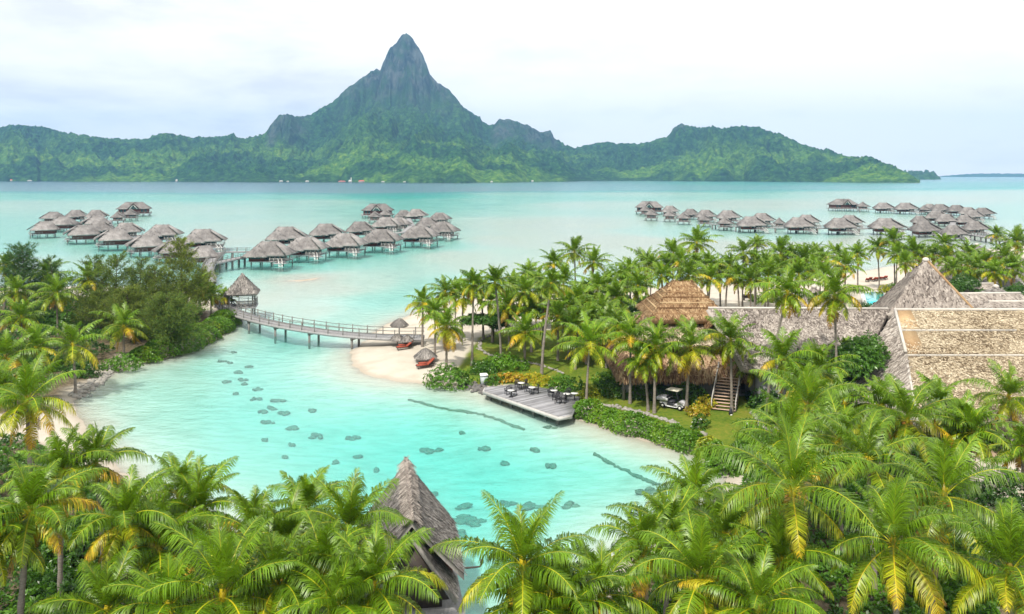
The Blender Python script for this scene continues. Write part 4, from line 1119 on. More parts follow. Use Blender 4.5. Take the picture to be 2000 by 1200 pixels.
def hip(mb, cx, cy, hx, hy, z0, z1, ridge, rz=0.0, thick=0.32, flare=0.0, rg=None, dens=0, along='x', ln=0.45, wd=0.09, seg=5, sag=0.0):
    """hip roof over a rectangle 2hx x 2hy; ridge = half length of the ridge along x; slightly concave slopes, thick shaggy eave"""
    ca, sa = math.cos(rz), math.sin(rz)
    def W(x, y, z): return np.array([cx + x * ca - y * sa, cy + x * sa + y * ca, z])
    rings = []
    for k_ in range(seg + 1):
        f = k_ / seg
        zz = z0 + (z1 - z0) * (f - sag * math.sin(f * math.pi))
        x = hx + (ridge - hx) * f; y = hy * (1 - f) + 0.04 * f
        rings.append([W(-x, -y, zz), W(x, -y, zz), W(x, y, zz), W(-x, y, zz)])
    low = [[W(s1 * (hx - 0.12), s2 * (hy - 0.12), z0 - thick) for s1, s2 in ((-1, -1), (1, -1), (1, 1), (-1, 1))]]
    al = low + rings
    v = np.array(al).reshape(-1, 3)
    q = [[i * 4 + j, i * 4 + (j + 1) % 4, i * 4 + 4 + (j + 1) % 4, i * 4 + 4 + j] for i in range(len(al) - 1) for j in range(4)]
    q += [[3, 2, 1, 0], [len(v) - 4, len(v) - 3, len(v) - 2, len(v) - 1]]
    mb.add(v, q)
    if rg is not None and dens:
        for i in range(seg):
            for j in range(4):
                A_, B_ = rings[i][j], rings[i][(j + 1) % 4]; C_, D__ = rings[i + 1][(j + 1) % 4], rings[i + 1][j]
                cards(mb, rg, (A_, B_, C_, D__), dens, ln, wd)
    return rings


# ================================================================== overwater bungalows
def make_bungalow():
    rg = np.random.default_rng(5)
    t_ = thing('overwater_bungalow', 'x', 'bungalow')
    r = MB()
    hip(r, -0.6, 0.4, 5.4, 4.5, 3.7, 7.3, 2.2, sag=0.04, rg=rg, dens=2.5, ln=0.9, wd=0.16)
    # the raised flap of roof over the terrace, its dark underside showing along one edge
    r.slab([(1.6, -1.2, 7.15), (6.0, -5.0, 3.9), (6.1, 3.4, 3.9), (1.6, 1.2, 7.15)], 0.3)
    cards(r, rg, [(5.9, -5.0, 4.0), (6.0, 3.4, 4.0), (1.6, 1.2, 7.0), (1.6, -1.2, 7.0)], 5, 0.9, 0.16)
    hip(r, -2.9, -2.0, 3.3, 3.3, 3.4, 6.4, 0.15, sag=0.03, rg=rg, dens=2.5, ln=0.9, wd=0.16)
    r.build('roof', TH_GREY, t_)
    cp = MB(); cp.tube([(-2.6, 0.4, 7.1), (0, 0.4, 7.16), (1.6, 0.4, 7.12)], 0.16, 6); cp.tube([(1.6, -1.3, 6.98), (1.6, 0, 7.1), (1.6, 1.3, 6.98)], 0.14, 6)
    cp.build('ridge_cap', TH_GREY, t_)
    w_ = MB(); w_.box((-0.7, 0.5, 3.0), (7.4, 5.6, 2.1)); w_.box((-2.9, -2.2, 2.9), (3.8, 2.6, 1.9))
    wall = w_.build('wall', REDWOOD, t_)
    for x in (-0.2, 1.2, 2.5):
        f = MB(); f.box((x, -2.335, 3.05), (1.15, 0.08, 1.6)); f.build('window', GLASS, wall)
        g_ = MB()
        for dx in (-0.62, 0.62): g_.box((x + dx, -2.36, 3.05), (0.09, 0.12, 1.7))
        g_.box((x, -2.365, 2.2), (1.3, 0.12, 0.12))
        g_.build('window_frame', PALEWOOD, wall)
    f = MB(); f.box((-2.9, -3.535, 3.1), (2.4, 0.08, 1.0)); f.build('window', GLASS, wall)
    f = MB(); f.box((3.035, 0.3, 3.0), (0.08, 3.0, 1.6)); f.build('window', GLASS, wall)
    d = MB(); d.box((0.2, -0.2, 1.85), (9.4, 7.6, 0.24)); d.box((3.9, -3.9, 1.5), (3.4, 2.6, 0.18))
    d.build('deck', GREYWOOD, t_)
    rl = MB()
    for a, b in (((1.0, -4.1), (5.2, -4.1)), ((5.2, -4.1), (5.2, 3.6)), ((5.2, 3.6), (0, 3.7))):
        for z in (2.45, 2.85): rl.beam((*a, z), (*b, z), 0.07)
        for s in np.linspace(0, 1, 5): rl.beam((a[0] + (b[0] - a[0]) * s, a[1] + (b[1] - a[1]) * s, 1.9), (a[0] + (b[0] - a[0]) * s, a[1] + (b[1] - a[1]) * s, 2.9), 0.09)
    rl.build('railing', PALEWOOD, t_)
    sw = MB(); sw.box((4.6, -6.0, 0.55), (3.4, 1.8, 0.2)); sw.build('swim_platform', PALEWOOD, t_)
    st = MB()
    for dx in (3.3, 4.2): st.beam((dx, -3.9, 2.7), (dx + 0.9, -5.9, 1.5), 0.09); st.beam((dx, -4.0, 1.8), (dx + 0.9, -5.9, 0.7), 0.12)
    for s in np.linspace(0.1, 0.9, 5): st.beam((3.3 + 0.9 * s, -4.0 - 1.9 * s, 1.75 - 1.05 * s), (4.2 + 0.9 * s, -4.0 - 1.9 * s, 1.75 - 1.05 * s), 0.2, 0.05)
    st.build('stairs', WHITEP, t_)
    for x, y in ((-4.2, -3.2), (-1.3, -3.2), (1.6, -3.4), (4.4, -3.4), (-4.2, 3.2), (-1.2, 3.2), (1.8, 3.2), (4.6, 3.2)):
        q = MB(); q.tube([(x, y, -2.6), (x, y, 1.8)], 0.17, 7); q.build('stilt', POSTW, t_)
    return t_


def make_villa():
    rg = np.random.default_rng(6)
    t_ = thing('overwater_villa', 'x', 'villa')
    r = MB()
    hip(r, 0, 0, 9.0, 5.4, 5.1, 9.0, 4.6, sag=0.05, rg=rg, dens=3, ln=1.0, wd=0.18)
    # the tall dormer facing the lagoon
    for s in (-1, 1):
        r.slab([(0, -6.2, 8.5), (s * 2.9, -6.2, 5.0), (s * 2.9, 0, 5.3), (0, 0, 8.7)], 0.3)
    r.build('roof', TH_GREY, t_)
    f = MB()
    for s in (-1, 1):
        f.beam((0, -6.32, 8.35), (s * 2.75, -6.32, 5.0), 0.2, 0.55)
    f.build('gable_board', DARKWOOD, t_)
    f = MB()
    for s in (-1, 1): f.beam((0, -5.9, 7.6), (s * 2.1, -5.9, 5.0), 0.2, 0.5)
    f.build('gable_trim', WHITEP, t_)
    f = MB(); f.add([(-1.7, -5.7, 4.95), (1.7, -5.7, 4.95), (0, -5.7, 7.1), (-1.7, -5.5, 4.95), (1.7, -5.5, 4.95), (0, -5.5, 7.1)], [[0, 3, 4, 1], [1, 4, 5, 2], [2, 5, 3, 0]], [[0, 1, 2], [5, 4, 3]])
    f.build('gable_window', GLASS, t_)
    w_ = MB(); w_.box((0, 0, 3.7), (15.4, 8.4, 2.9)); wall = w_.build('wall', REDWOOD, t_)
    for x in (-6.2, -4.4, 4.4, 6.2):
        q = MB(); q.box((x, -4.23, 3.8), (1.2, 0.08, 1.9)); q.build('window', GLASS, wall)
    d = MB(); d.box((0, -0.6, 2.1), (18.0, 11.5, 0.28)); d.build('deck', GREYWOOD, t_)
    rl = MB()
    for a, b in (((-8.8, -6.2), (8.8, -6.2)), ((8.8, -6.2), (8.8, 5)), ((-8.8, -6.2), (-8.8, 5))):
        rl.beam((*a, 3.1), (*b, 3.1), 0.1)
        for s in np.linspace(0, 1, 7): rl.beam((a[0] + (b[0] - a[0]) * s, a[1] + (b[1] - a[1]) * s, 2.2), (a[0] + (b[0] - a[0]) * s, a[1] + (b[1] - a[1]) * s, 3.1), 0.1)
    rl.build('railing', PALEWOOD, t_)
    for x in np.linspace(-8, 8, 6):
        for y in (-5, 4):
            q = MB(); q.tube([(x, y, -2.6), (x, y, 2.0)], 0.22, 6); q.build('stilt', POSTW, t_)
    return t_


def make_pavilion():
    rg = np.random.default_rng(8)
    t_ = thing('overwater_pavilion', 'x', 'pavilion')
    r = MB(); hip(r, 0, 0, 3.9, 3.7, 4.0, 7.4, 0.15, sag=0.05, rg=rg, dens=2.5, ln=0.9, wd=0.16)
    r.slab([(0.2, -2.0, 6.4), (4.6, -3.9, 4.0), (4.6, 1.5, 4.0), (0.4, 0.4, 7.1)], 0.25)
    r.build('roof', TH_GREY, t_)
    w_ = MB(); w_.box((0, 0, 3.1), (4.8, 4.6, 2.0)); wall = w_.build('wall', REDWOOD, t_)
    f = MB(); f.box((0.3, -2.33, 3.2), (2.6, 0.08, 1.1)); f.build('window', GLASS, wall)
    d = MB(); d.box((0, -0.4, 2.0), (7.2, 7.0, 0.22)); d.build('deck', GREYWOOD, t_)
    rl = MB()
    for a, b in (((-3.5, -3.8), (3.5, -3.8)), ((3.5, -3.8), (3.5, 3))):
        rl.beam((*a, 2.95), (*b, 2.95), 0.09); rl.beam((*a, 2.55), (*b, 2.55), 0.07)
        for s in np.linspace(0, 1, 5): rl.beam((a[0] + (b[0] - a[0]) * s, a[1] + (b[1] - a[1]) * s, 2.1), (a[0] + (b[0] - a[0]) * s, a[1] + (b[1] - a[1]) * s, 2.95), 0.09)
    rl.build('railing', PALEWOOD, t_)
    for x in (-3, 0, 3):
        for y in (-3.2, 2.6):
            q = MB(); q.tube([(x, y, -2.6), (x, y, 1.9)], 0.17, 6); q.build('stilt', POSTW, t_)
    sw = MB(); sw.box((-4.6, -3.6, 0.7), (2.6, 1.8, 0.2)); sw.beam((-3.4, -3.4, 2.1), (-4.4, -3.5, 0.8), 0.5, 0.1); sw.build('swim_platform', PALEWOOD, t_)
    return t_


PROTO = {'b': make_bungalow(), 'v': make_villa(), 'p': make_pavilion()}
USED = set()
WID = {'b': 11.4, 'v': 18.5, 'p': 8.2}
KIND = {'b': 'thatched stilt bungalow', 'v': 'large end villa with dark A-shaped gable', 'p': 'small peaked stilt pavilion'}
# cluster phrase: rows of (kind, centre column, waterline row, roof width in px, turn in degrees)
CL = [
    ('front row of the left group', [('b', 85, 461, 52, 190), ('b', 160, 472, 62, 195), ('b', 222, 483, 66, 195), ('b', 285, 496, 68, 198), ('b', 338, 508, 68, 200), ('b', 395, 516, 56, 200)]),
    ('back rows of the left group', [('b', 103, 436, 40, 170), ('b', 122, 450, 50, 160), ('b', 151, 432, 40, 20), ('b', 190, 432, 40, 10), ('b', 186, 448, 50, 200), ('b', 197, 462, 54, 20), ('b', 250, 466, 58, 10), ('b', 320, 473, 66, 0), ('b', 400, 487, 78, 5)]),
    ('far end of the left group', [('v', 262, 421, 64, 8), ('p', 230, 435, 28, 10), ('p', 255, 430, 30, 20)]),
    ('front row of the middle group', [('b', 530, 516, 84, -12), ('b', 600, 503, 76, -12), ('b', 677, 495, 74, -14), ('b', 747, 486, 74, -14), ('b', 822, 477, 68, -16), ('b', 866, 465, 58, -20)]),
    ('back rows of the middle group', [('b', 562, 481, 76, 5), ('b', 640, 471, 66, 5), ('b', 706, 463, 56, 5), ('b', 757, 453, 54, -10), ('b', 780, 449, 42, -20), ('b', 837, 451, 46, 10), ('b', 790, 430, 32, -10), ('b', 815, 431, 42, 0), ('b', 860, 438, 40, -20)]),
    ('far end of the middle group', [('v', 738, 424, 62, -4), ('p', 732, 434, 28, 0), ('p', 753, 430, 28, 10)]),
    ('near row of the right group', [('b', 1470, 452, 56, 0), ('b', 1563, 454, 56, 0), ('b', 1644, 456, 58, 0), ('b', 1733, 457, 60, 0), ('b', 1808, 462, 52, 8), ('b', 1864, 468, 46, 8), ('b', 1906, 458, 44, 0)]),
    ('second row of the right group', [('b', 1490, 441, 46, 0), ('b', 1578, 444, 44, 0), ('b', 1662, 445, 44, 0), ('b', 1798, 442, 32, 0), ('b', 1832, 435, 44, -15), ('b', 1850, 441, 40, -10), ('b', 1886, 442, 36, 0), ('b', 1903, 432, 38, -15)]),
    ('curving left arm of the right group', [('b', 1310, 421, 34, 0), ('p', 1308, 432, 27, 0), ('p', 1335, 437, 29, 0), ('b', 1350, 427, 32, 0), ('b', 1380, 432, 40, 0), ('p', 1376, 441, 29, 0), ('b', 1424, 435, 46, 0), ('p', 1416, 448, 31, 0), ('p', 1522, 446, 22, 0)]),
    ('far left end of the right group', [('v', 1268, 417, 56, -5), ('p', 1272, 430, 28, 0), ('p', 1260, 421, 24, 0)]),
    ('farthest row of the right group', [('v', 1646, 411, 54, 18), ('p', 1685, 412, 24, 0), ('b', 1727, 415, 37, 0), ('b', 1771, 417, 42, -4), ('p', 1805, 418, 21, 0), ('b', 1817, 414, 26, 0), ('b', 1838, 418, 36, 0), ('b', 1870, 420, 36, 0), ('b', 1921, 426, 36, 5), ('b', 1893, 425, 36, -8)]),
]
for phrase, items in CL:
    cnt = {}
    for kd in 'bvp':
        sub = sorted([i for i in items if i[0] == kd], key=lambda i: i[1])
        for n_, (kd_, px, by, wpx, turn) in enumerate(sub):
            p = P(px, by, 0); p[2] = -0.75
            s_ = wpx / (F / p[1]) / WID[kd]
            ordn = (ORD[n_] + ' ') if len(sub) > 1 else ''
            lab = f"{KIND[kd]}, {ordn}{'from left ' if len(sub) > 1 else ''}in the {phrase}"
            if len(lab.split()) > 16: print('LONG', lab)
            rz = R(turn) - math.atan2(p[0], p[1]) * 0.5
            grp = {'b': 'overwater bungalows', 'v': 'end villas over the lagoon', 'p': 'overwater pavilions'}[kd]
            if kd not in USED:
                USED.add(kd); o = PROTO[kd]; o.location = p; o.rotation_euler = (0, 0, rz); o.scale = (s_, s_, (s_ * 0.5 + 0.5) * 0.93); o['label'] = lab; o['group'] = grp
            else:
                o = dup(PROTO[kd], p, rz, lab, None, grp); o.scale = (s_, s_, (s_ * 0.5 + 0.5) * 0.93)


# ================================================================== boardwalks and the footbridge
def walkway(name, label, pts, width, zdeck, rail=True, pier=6.0, post=2.2, cat='boardwalk', railh=1.0, posth=None, below=-2.4, pw=0.3):
    q = np.array(pts, float)
    seg = np.linalg.norm(np.diff(q[:, :2], axis=0), axis=1); cum = np.concatenate([[0], np.cumsum(seg)]); Lh = cum[-1]
    n = max(8, int(Lh / 1.2)); s = np.linspace(0, Lh, n)
    c = np.stack([np.interp(s, cum, q[:, k]) for k in range(2)], 1)
    for _ in range(3): c[1:-1] = (c[:-2] + 2 * c[1:-1] + c[2:]) / 4
    z = np.interp(s, cum, q[:, 2]) if q.shape[1] > 2 else np.full(n, zdeck)
    t_ = np.gradient(c, axis=0); t_ /= np.linalg.norm(t_, axis=1)[:, None]
    nx = np.stack([-t_[:, 1], t_[:, 0]], 1)
    o = np.array([*c[n // 2], 0])
    root = thing(name, label, cat, o)
    d = MB()
    L_ = c + nx * width / 2; R_ = c - nx * width / 2
    v = np.concatenate([np.column_stack([L_, z]), np.column_stack([R_, z]), np.column_stack([L_, z - 0.35]), np.column_stack([R_, z - 0.35])])
    k = np.arange(n - 1)
    d.add(v, np.concatenate([np.stack([n + k, n + k + 1, k + 1, k], 1), np.stack([k, k + 1, 2 * n + k + 1, 2 * n + k], 1), np.stack([3 * n + k, 3 * n + k + 1, n + k + 1, n + k], 1), np.stack([2 * n + k, 2 * n + k + 1, 3 * n + k + 1, 3 * n + k], 1)]))
    # gaps between boards: thin raised planks across
    for i in range(0, n - 1):
        for f in (0.15, 0.45, 0.75):
            m_ = c[i] * (1 - f) + c[i + 1] * f; zz = z[i] * (1 - f) + z[i + 1] * f + 0.015
            a = m_ + nx[i] * width * 0.48; b = m_ - nx[i] * width * 0.48
            d.beam((*a, zz), (*b, zz), 0.3, 0.03)
    d.build('deck', GREYWOOD, root, o)
    if rail:
        for sg in (1, -1):
            r = MB(); e = c + nx * sg * width * 0.47
            for h_ in (railh * 0.55, railh):
                for i in range(n - 1): r.beam((*e[i], z[i] + h_), (*e[i + 1], z[i + 1] + h_), 0.07)
            st = max(1, int(round(post / (Lh / (n - 1)))))
            for i in range(0, n, st): r.beam((*e[i], z[i] - 0.3), (*e[i], z[i] + railh + 0.15), 0.12)
            r.build('railing', POSTW, root, o)
    st = max(1, int(round(pier / (Lh / (n - 1)))))
    for i in range(st // 2, n, st):
        g0 = gz(c[i][0], c[i][1])
        if g0 > z[i] - 0.5: continue
        pm = MB()
        for sg in (1, -1):
            e = c[i] + nx[i] * sg * width * 0.36; pm.tube([(*e, max(below, g0 - 0.6)), (*e, z[i] - 0.3)], pw, 7)
        a = c[i] + nx[i] * width * 0.45; b = c[i] - nx[i] * width * 0.45
        pm.beam((*a, z[i] - 0.5), (*b, z[i] - 0.5), 0.28)
        pm.build('pier', POSTW, root, o)
    return root


B_ = lambda L_, z: [tuple(P(x, y, z)[:2]) + (z,) for x, y in L_]
walkway('footbridge', 'long grey timber footbridge curving from the headland to the white beach', B_([(427, 580), (432, 590), (446, 602), (470, 614), (505, 624), (545, 633), (585, 640), (625, 646), (665, 651), (705, 654.5), (745, 657), (785, 658.5), (828, 658)], 1.75),
        2.5, 1.75, pier=7.0, post=2.0, cat='footbridge', pw=0.17)
walkway('boardwalk', 'curved grey boardwalk rising from behind the headland trees to the left bungalows', B_([(410, 552), (405, 538), (406, 525), (413, 512), (424, 500), (432, 493)], 1.8), 2.6, 1.8, pier=7)
walkway('boardwalk', 'upper straight boardwalk linking left and middle bungalow groups', B_([(428, 493), (452, 491.5), (490, 491)], 1.8), 2.4, 1.8, pier=8)
walkway('boardwalk', 'lower sloping boardwalk joining the curved walk to the middle bungalows', B_([(414, 515), (432, 511), (460, 505), (492, 499)], 1.8), 2.4, 1.8, pier=7)
walkway('boardwalk', 'boardwalk running between the two rows of middle bungalows', B_([(490, 491), (570, 484), (650, 473), (720, 464), (790, 453), (805, 440), (798, 427)], 1.8), 2.4, 1.8, pier=9, rail=False)
walkway('boardwalk', 'boardwalk running between the left bungalow roofs', B_([(428, 497), (370, 486), (300, 474), (240, 461), (215, 445), (212, 430)], 1.8), 2.4, 1.8, pier=9, rail=False)
walkway('boardwalk', 'long straight boardwalk behind the near right bungalows ending among palms', B_([(1385, 437), (1450, 443), (1530, 445), (1620, 445.5), (1700, 446), (1770, 448), (1840, 452), (1905, 459), (1945, 466), (1985, 475)], 1.8), 2.4, 1.8, pier=9)
walkway('boardwalk', 'far boardwalk behind the farthest right bungalows', B_([(1660, 408), (1720, 409), (1800, 411), (1850, 419), (1862, 432), (1858, 450)], 1.8), 2.4, 1.8, pier=12, rail=False)


# ------------------------------------------------------------------ the pyramid-roofed shelter on the footbridge
def shelter():
    rg = np.random.default_rng(9)
    c = P(473, 617, 0); c[2] = 0
    t_ = thing('thatched_shelter', 'pyramid-roofed grey thatched shelter with open sides beside the footbridge', 'shelter', c, R(12))
    r = MB(); hip(r, 0, 0, 2.75, 2.6, 4.0, 7.2, 0.1, sag=0.03, rg=rg, dens=30, ln=0.5, wd=0.07); r.build('roof', TH_DARK, t_)
    d = MB(); d.box((0, 0, 1.65), (4.9, 4.6, 0.22)); d.build('deck', GREYWOOD, t_)
    for x in (-1.9, 1.9):
        for y in (-1.8, 1.8):
            q = MB(); q.tube([(x, y, -1.8), (x, y, 3.9)], 0.13, 7); q.build('post', POSTW, t_)
    rl = MB()
    for a, b in (((-2.3, 2.2), (2.3, 2.2)), ((2.3, 2.2), (2.3, -2.2)), ((-0.2, -2.2), (2.3, -2.2))):
        for z in (2.2, 2.55, 2.85): rl.beam((*a, z), (*b, z), 0.08)
        for s in np.linspace(0, 1, 4): rl.beam((a[0] + (b[0] - a[0]) * s, a[1] + (b[1] - a[1]) * s, 1.7), (a[0] + (b[0] - a[0]) * s, a[1] + (b[1] - a[1]) * s, 2.9), 0.09)
    rl.build('railing', POSTW, t_)
    b = MB(); b.box((0.3, 1.5, 2.15), (3.0, 0.5, 0.08)); b.box((-1.0, 1.5, 1.95), (0.1, 0.4, 0.4)); b.box((1.5, 1.5, 1.95), (0.1, 0.4, 0.4)); b.build('bench', GREYWOOD, t_)


shelter()


# ------------------------------------------------------------------ the steep thatched hut in the near foreground
def near_hut():
    rg = np.random.default_rng(10)
    Af, An = PD(793, 897, 50.5), PD(803, 1004, 43.2)
    ax = (Af - An); ax[2] = 0; ax = ax / np.linalg.norm(ax); nr = np.array([ax[1], -ax[0], 0])     # nr points right
    o = np.array([(An + Af)[0] / 2, (An + Af)[1] / 2, 0.0])
    t_ = thing('thatched_hut', 'steep old grey thatched hut on stilts behind the near palms', 'hut', o)
    Ln = np.linalg.norm((Af - An)[:2])
    r = MB()
    zn, zf = An[2], Af[2]
    # roof sections from the near gable to the far end: ridge height, half width, eave height
    st = [(-0.55, zn + 0.02, 2.75, 2.95, 0.55), (0.0, zn + 0.03, 2.78, 2.95, 0.25), (2.0, zn + (zf - zn) * 0.26, 2.85, 3.0, 0), (4.0, zn + (zf - zn) * 0.52, 2.9, 3.0, 0), (6.0, zn + (zf - zn) * 0.8, 2.85, 3.05, 0), (7.2, zf, 2.55, 3.1, 0), (8.6, zf - 1.7, 1.7, 3.2, 0), (9.3, zf - 2.9, 0.9, 3.3, 0)]
    prof = []
    for (s, zr, hw, ze, fwd) in st:
        row = []
        for f in np.linspace(-1, 1, 13):
            a = abs(f)
            zz = zr + (ze - zr) * (a ** 0.93)
            row.append(An + ax * (s + (fwd * -0.6) * (1 - a) * 1.2) + nr * hw * f - np.array([0, 0, An[2]]) + np.array([0, 0, zz]))
        prof.append(row)
    pr = np.array(prof); ns, nc = pr.shape[:2]
    idx = np.arange(ns * nc).reshape(ns, nc)
    top = pr.reshape(-1, 3); bot = top - np.array([0, 0, 0.3])
    q = np.stack([idx[:-1, :-1], idx[:-1, 1:], idx[1:, 1:], idx[1:, :-1]], -1).reshape(-1, 4)
    m0 = len(top)
    ed = list(idx[0, :]) + list(idx[1:, -1]) + list(idx[-1, -2::-1]) + list(idx[-2:0:-1, 0])
    sk = [[ed[i], ed[(i + 1) % len(ed)], m0 + ed[(i + 1) % len(ed)], m0 + ed[i]] for i in range(len(ed))]
    r.add(np.vstack([top, bot]), np.vstack([q, q[:, ::-1] + m0, sk]))
    for i in range(ns - 1):
        for j in range(nc - 1):
            if j < (nc - 1) // 2: cs = (pr[i, j], pr[i + 1, j], pr[i + 1, j + 1], pr[i, j + 1])
            else: cs = (pr[i + 1, j + 1], pr[i, j + 1], pr[i, j], pr[i + 1, j])
            cards(r, rg, cs, 85, 0.42, 0.035, 0.06, 0.3)
    r.build('roof', TH_DARK, t_, o)
    cp = MB(); rp = pr[:, (nc - 1) // 2] + np.array([0, 0, 0.05]); cp.tube(rp[:6], 0.15, 7)
    for i in range(5):
        a, b = rp[i], rp[i + 1]
        for sg in (1, -1):
            cards(cp, rg, (a + nr * 0.42 * sg - (0, 0, 0.33), b + nr * 0.42 * sg - (0, 0, 0.33), b + (0, 0, 0.08), a + (0, 0, 0.08)), 120, 0.5, 0.04, 0.06, 0.2)
    cp.build('ridge_cap', TH_HALLGREY, t_, o)
    # the dark gable boards and the second, lower roof in front
    def W(s, x, z): return An + ax * s + nr * x + np.array([0, 0, z - An[2]])
    f = MB()
    for sg in (-1, 1): f.beam(W(-0.05, 0, zn - 0.25), W(0.0, sg * 2.6, 2.85), 0.12, 0.3)
    f.build('verge_board', DARKWOOD, t_, o)
    g_ = MB(); g_.add([W(1.2, -2.3, 2.2), W(1.2, 2.3, 2.2), W(1.2, 0, zn - 0.5), W(1.4, -2.3, 2.2), W(1.4, 2.3, 2.2), W(1.4, 0, zn - 0.5)], [[0, 3, 4, 1], [1, 4, 5, 2], [2, 5, 3, 0]], [[0, 1, 2], [5, 4, 3]])
    g_.add([W(-0.3, -2.0, 1.6), W(-0.3, 2.0, 1.6), W(-0.3, 0, 4.7), W(-0.15, -2.0, 1.6), W(-0.15, 2.0, 1.6), W(-0.15, 0, 4.7)], [[0, 3, 4, 1], [1, 4, 5, 2], [2, 5, 3, 0]], [[0, 1, 2], [5, 4, 3]])
    g_.build('gable_wall', DARKWOOD, t_, o)
    lo = MB()
    for sg in (-1, 1):
        c4 = [W(-0.95, sg * 2.4, 1.75), W(1.5, sg * 2.5, 1.95), W(1.5, 0.0, 5.45), W(-0.6, 0.0, 5.3)]
        lo.slab(c4, 0.22)
        cards(lo, rg, (c4[0], c4[1], c4[2], c4[3]), 95, 0.42, 0.035, 0.06, 0.3)
    lo.build('porch_roof', TH_DARK, t_, o)
    wl = MB()
    wl.box(W(4.4, 0, 2.5), (4.6, 6.4, 1.7), math.atan2(nr[1], nr[0])); wl.box(W(-0.1, -1.2, 1.6), (1.6, 0.15, 1.7), math.atan2(nr[1], nr[0])); wl.build('wall', REDWOOD, t_, o)
    dr_ = MB(); dr_.box(W(0.3, 0.9, 1.5), (1.5, 0.1, 1.5), math.atan2(nr[1], nr[0])); dr_.build('door', DARKWOOD, t_, o)
    d = MB(); d.box(W(3.2, 0, 0.85), (5.6, 9.6, 0.22), math.atan2(nr[1], nr[0])); d.build('deck', GREYWOOD, t_, o)
    for s in (-0.8, 3, 7):
        for x in (-2.3, 2.3):
            q_ = MB(); b = W(s, x, 0.8); q_.tube([b - (0, 0, 3.2), b], 0.17, 7); q_.build('stilt', POSTW, t_, o)
    for s, z in ((2.6, 3.05), (0.3, 2.9)):
        hk = MB(); b = W(s, 2.85, z); hk.tube([b, b + nr * 0.55, b + nr * 0.85 + (0, 0, 0.02), b + nr * 0.95 + (0, 0, 0.22)], 0.05, 6); hk.tube([b + nr * 0.95 + (0, 0, 0.2), b + nr * 0.95 + (0, 0, 0.38)], 0.1, 7); hk.build('torch_bracket', DARKWOOD, t_, o)
    ball = MB(); ball.ell(W(-1.1, 1.55, 1.05), 0.22, 12, 8); ball.tube([W(-1.1, 1.55, 0.4), W(-1.1, 1.55, 0.9)], 0.04, 6)
    tag(ball.build('globe_lamp', BULB, None, None, True), 'white globe lamp at the foot of the steep hut steps', 'lamp')


near_hut()


# ================================================================== the resort's thatched buildings
def pyramid_house(name, label, px, by, apex, half, zeave, rot=0.0, mat=None, dens=10, cat='building', ridge=0.1, wall=None, hy=None, seed=1, zg=1.0, sag=0.04):
    rg = np.random.default_rng(seed)
    c = P(px, by, zg); zt = H - (apex - HZ) / F * c[1]
    g0 = max(gz(c[0], c[1]), 0.2)
    t_ = thing(name, label, cat, (c[0], c[1], g0), rot)
    r = MB(); hip(r, 0, 0, half, hy or half, zeave - g0, zt - g0, ridge, rg=rg, dens=dens, sag=sag, ln=0.6, wd=0.1, seg=6); r.build('roof', mat or TH_HALLGREY, t_)
    cp = MB()
    if ridge > 0.5: cp.tube([(-ridge - 0.1, 0, zt - g0 + 0.05), (ridge + 0.1, 0, zt - g0 + 0.05)], 0.2, 6)
    else: cp.ell((0, 0, zt - g0), (0.45, 0.45, 0.35), 8, 5)
    cp.build('ridge_cap', CAPM, t_)
    w_ = MB(); k = 0.78; hh_ = (zeave - g0)
    w_.box((0, 0, hh_ / 2), (2 * half * k, 2 * (hy or half) * k, hh_ + 0.1)); w_.build('wall', wall or DARKWOOD, t_)
    for x in (-1, 1):
        for y in (-1, 1):
            q = MB(); q.tube([(x * half * 0.92, y * (hy or half) * 0.92, -0.2), (x * half * 0.92, y * (hy or half) * 0.92, hh_)], 0.14, 6); q.build('post', POSTW, t_)
    return t_


pm_ = pyramid_house('pyramid_roofed_hall', 'great grey pyramid thatched roof beyond the long grey wing', 1808, 681, 508, 7.7, 3.2, R(-16), TH_HALLGREY, 16, seed=3, sag=0.0)
# hips, seam line and the two little eyebrow vents of the pyramid
hpz = pm_.children[0]
e = MB()
zt_ = H - (508 - HZ) / F * P(1808, 681, 1.0)[1] - pm_.location.z
e.tube([(0.1, -0.05, zt_ + 0.03), (7.6, -7.6, 3.2 - pm_.location.z + 0.1)], 0.16, 6); e.build('hip_ridge', TH_BROWN, pm_)
for sx in (3.2, -8.6):
    vv = MB()
    th = np.linspace(0, math.pi, 9); yy = -7.7 + 1.2; zb = 3.2 - pm_.location.z + (zt_ - 3.2 + pm_.location.z) * 0.155
    if sx < 0: continue
    vv.tube([(sx + 1.1 * math.cos(a), yy - 0.55, zb + 0.75 * math.sin(a)) for a in th], 0.12, 6)
    vv.build('eyebrow_vent', DARKWOOD, pm_)

pyramid_house('grey_hut', 'pointed pale grey roof between two palms left of the pool', 1590, 652, 560, 3.4, 3.4, R(45), TH_HALLGREY, 10, seed=4)
pyramid_house('grey_hut', 'low hipped thatched roof right of the great pyramid roof', 1897, 615, 555, 7.0, 4.0, R(2), TH_HALLGREY, 10, ridge=3.6, hy=4.2, seed=5)
pyramid_house('grey_hut', 'small peaked pale grey roof before the white-flowered tree', 1945, 640, 560, 5.6, 4.2, R(20), TH_DARK, 12, seed=6, sag=0.12)
pyramid_house('grey_hut', 'long low grey roof joining the pyramid and the peaked roof', 1928, 646, 574, 7.6, 4.4, R(3), TH_HALLGREY, 12, ridge=5.0, hy=4.6, seed=7)
pyramid_house('grey_hut', 'flat-topped grey roof at the right edge above the tan hall', 1990, 655, 590, 5.0, 5.0, R(0), TH_HALLGREY, 12, ridge=4.2, hy=3.2, seed=8)
pyramid_house('beach_house', 'big brown-grey thatched roof peeking over the far right palms', 1908, 540, 478, 7.5, 3.4, R(30), TH_GREY, 6, seed=9)
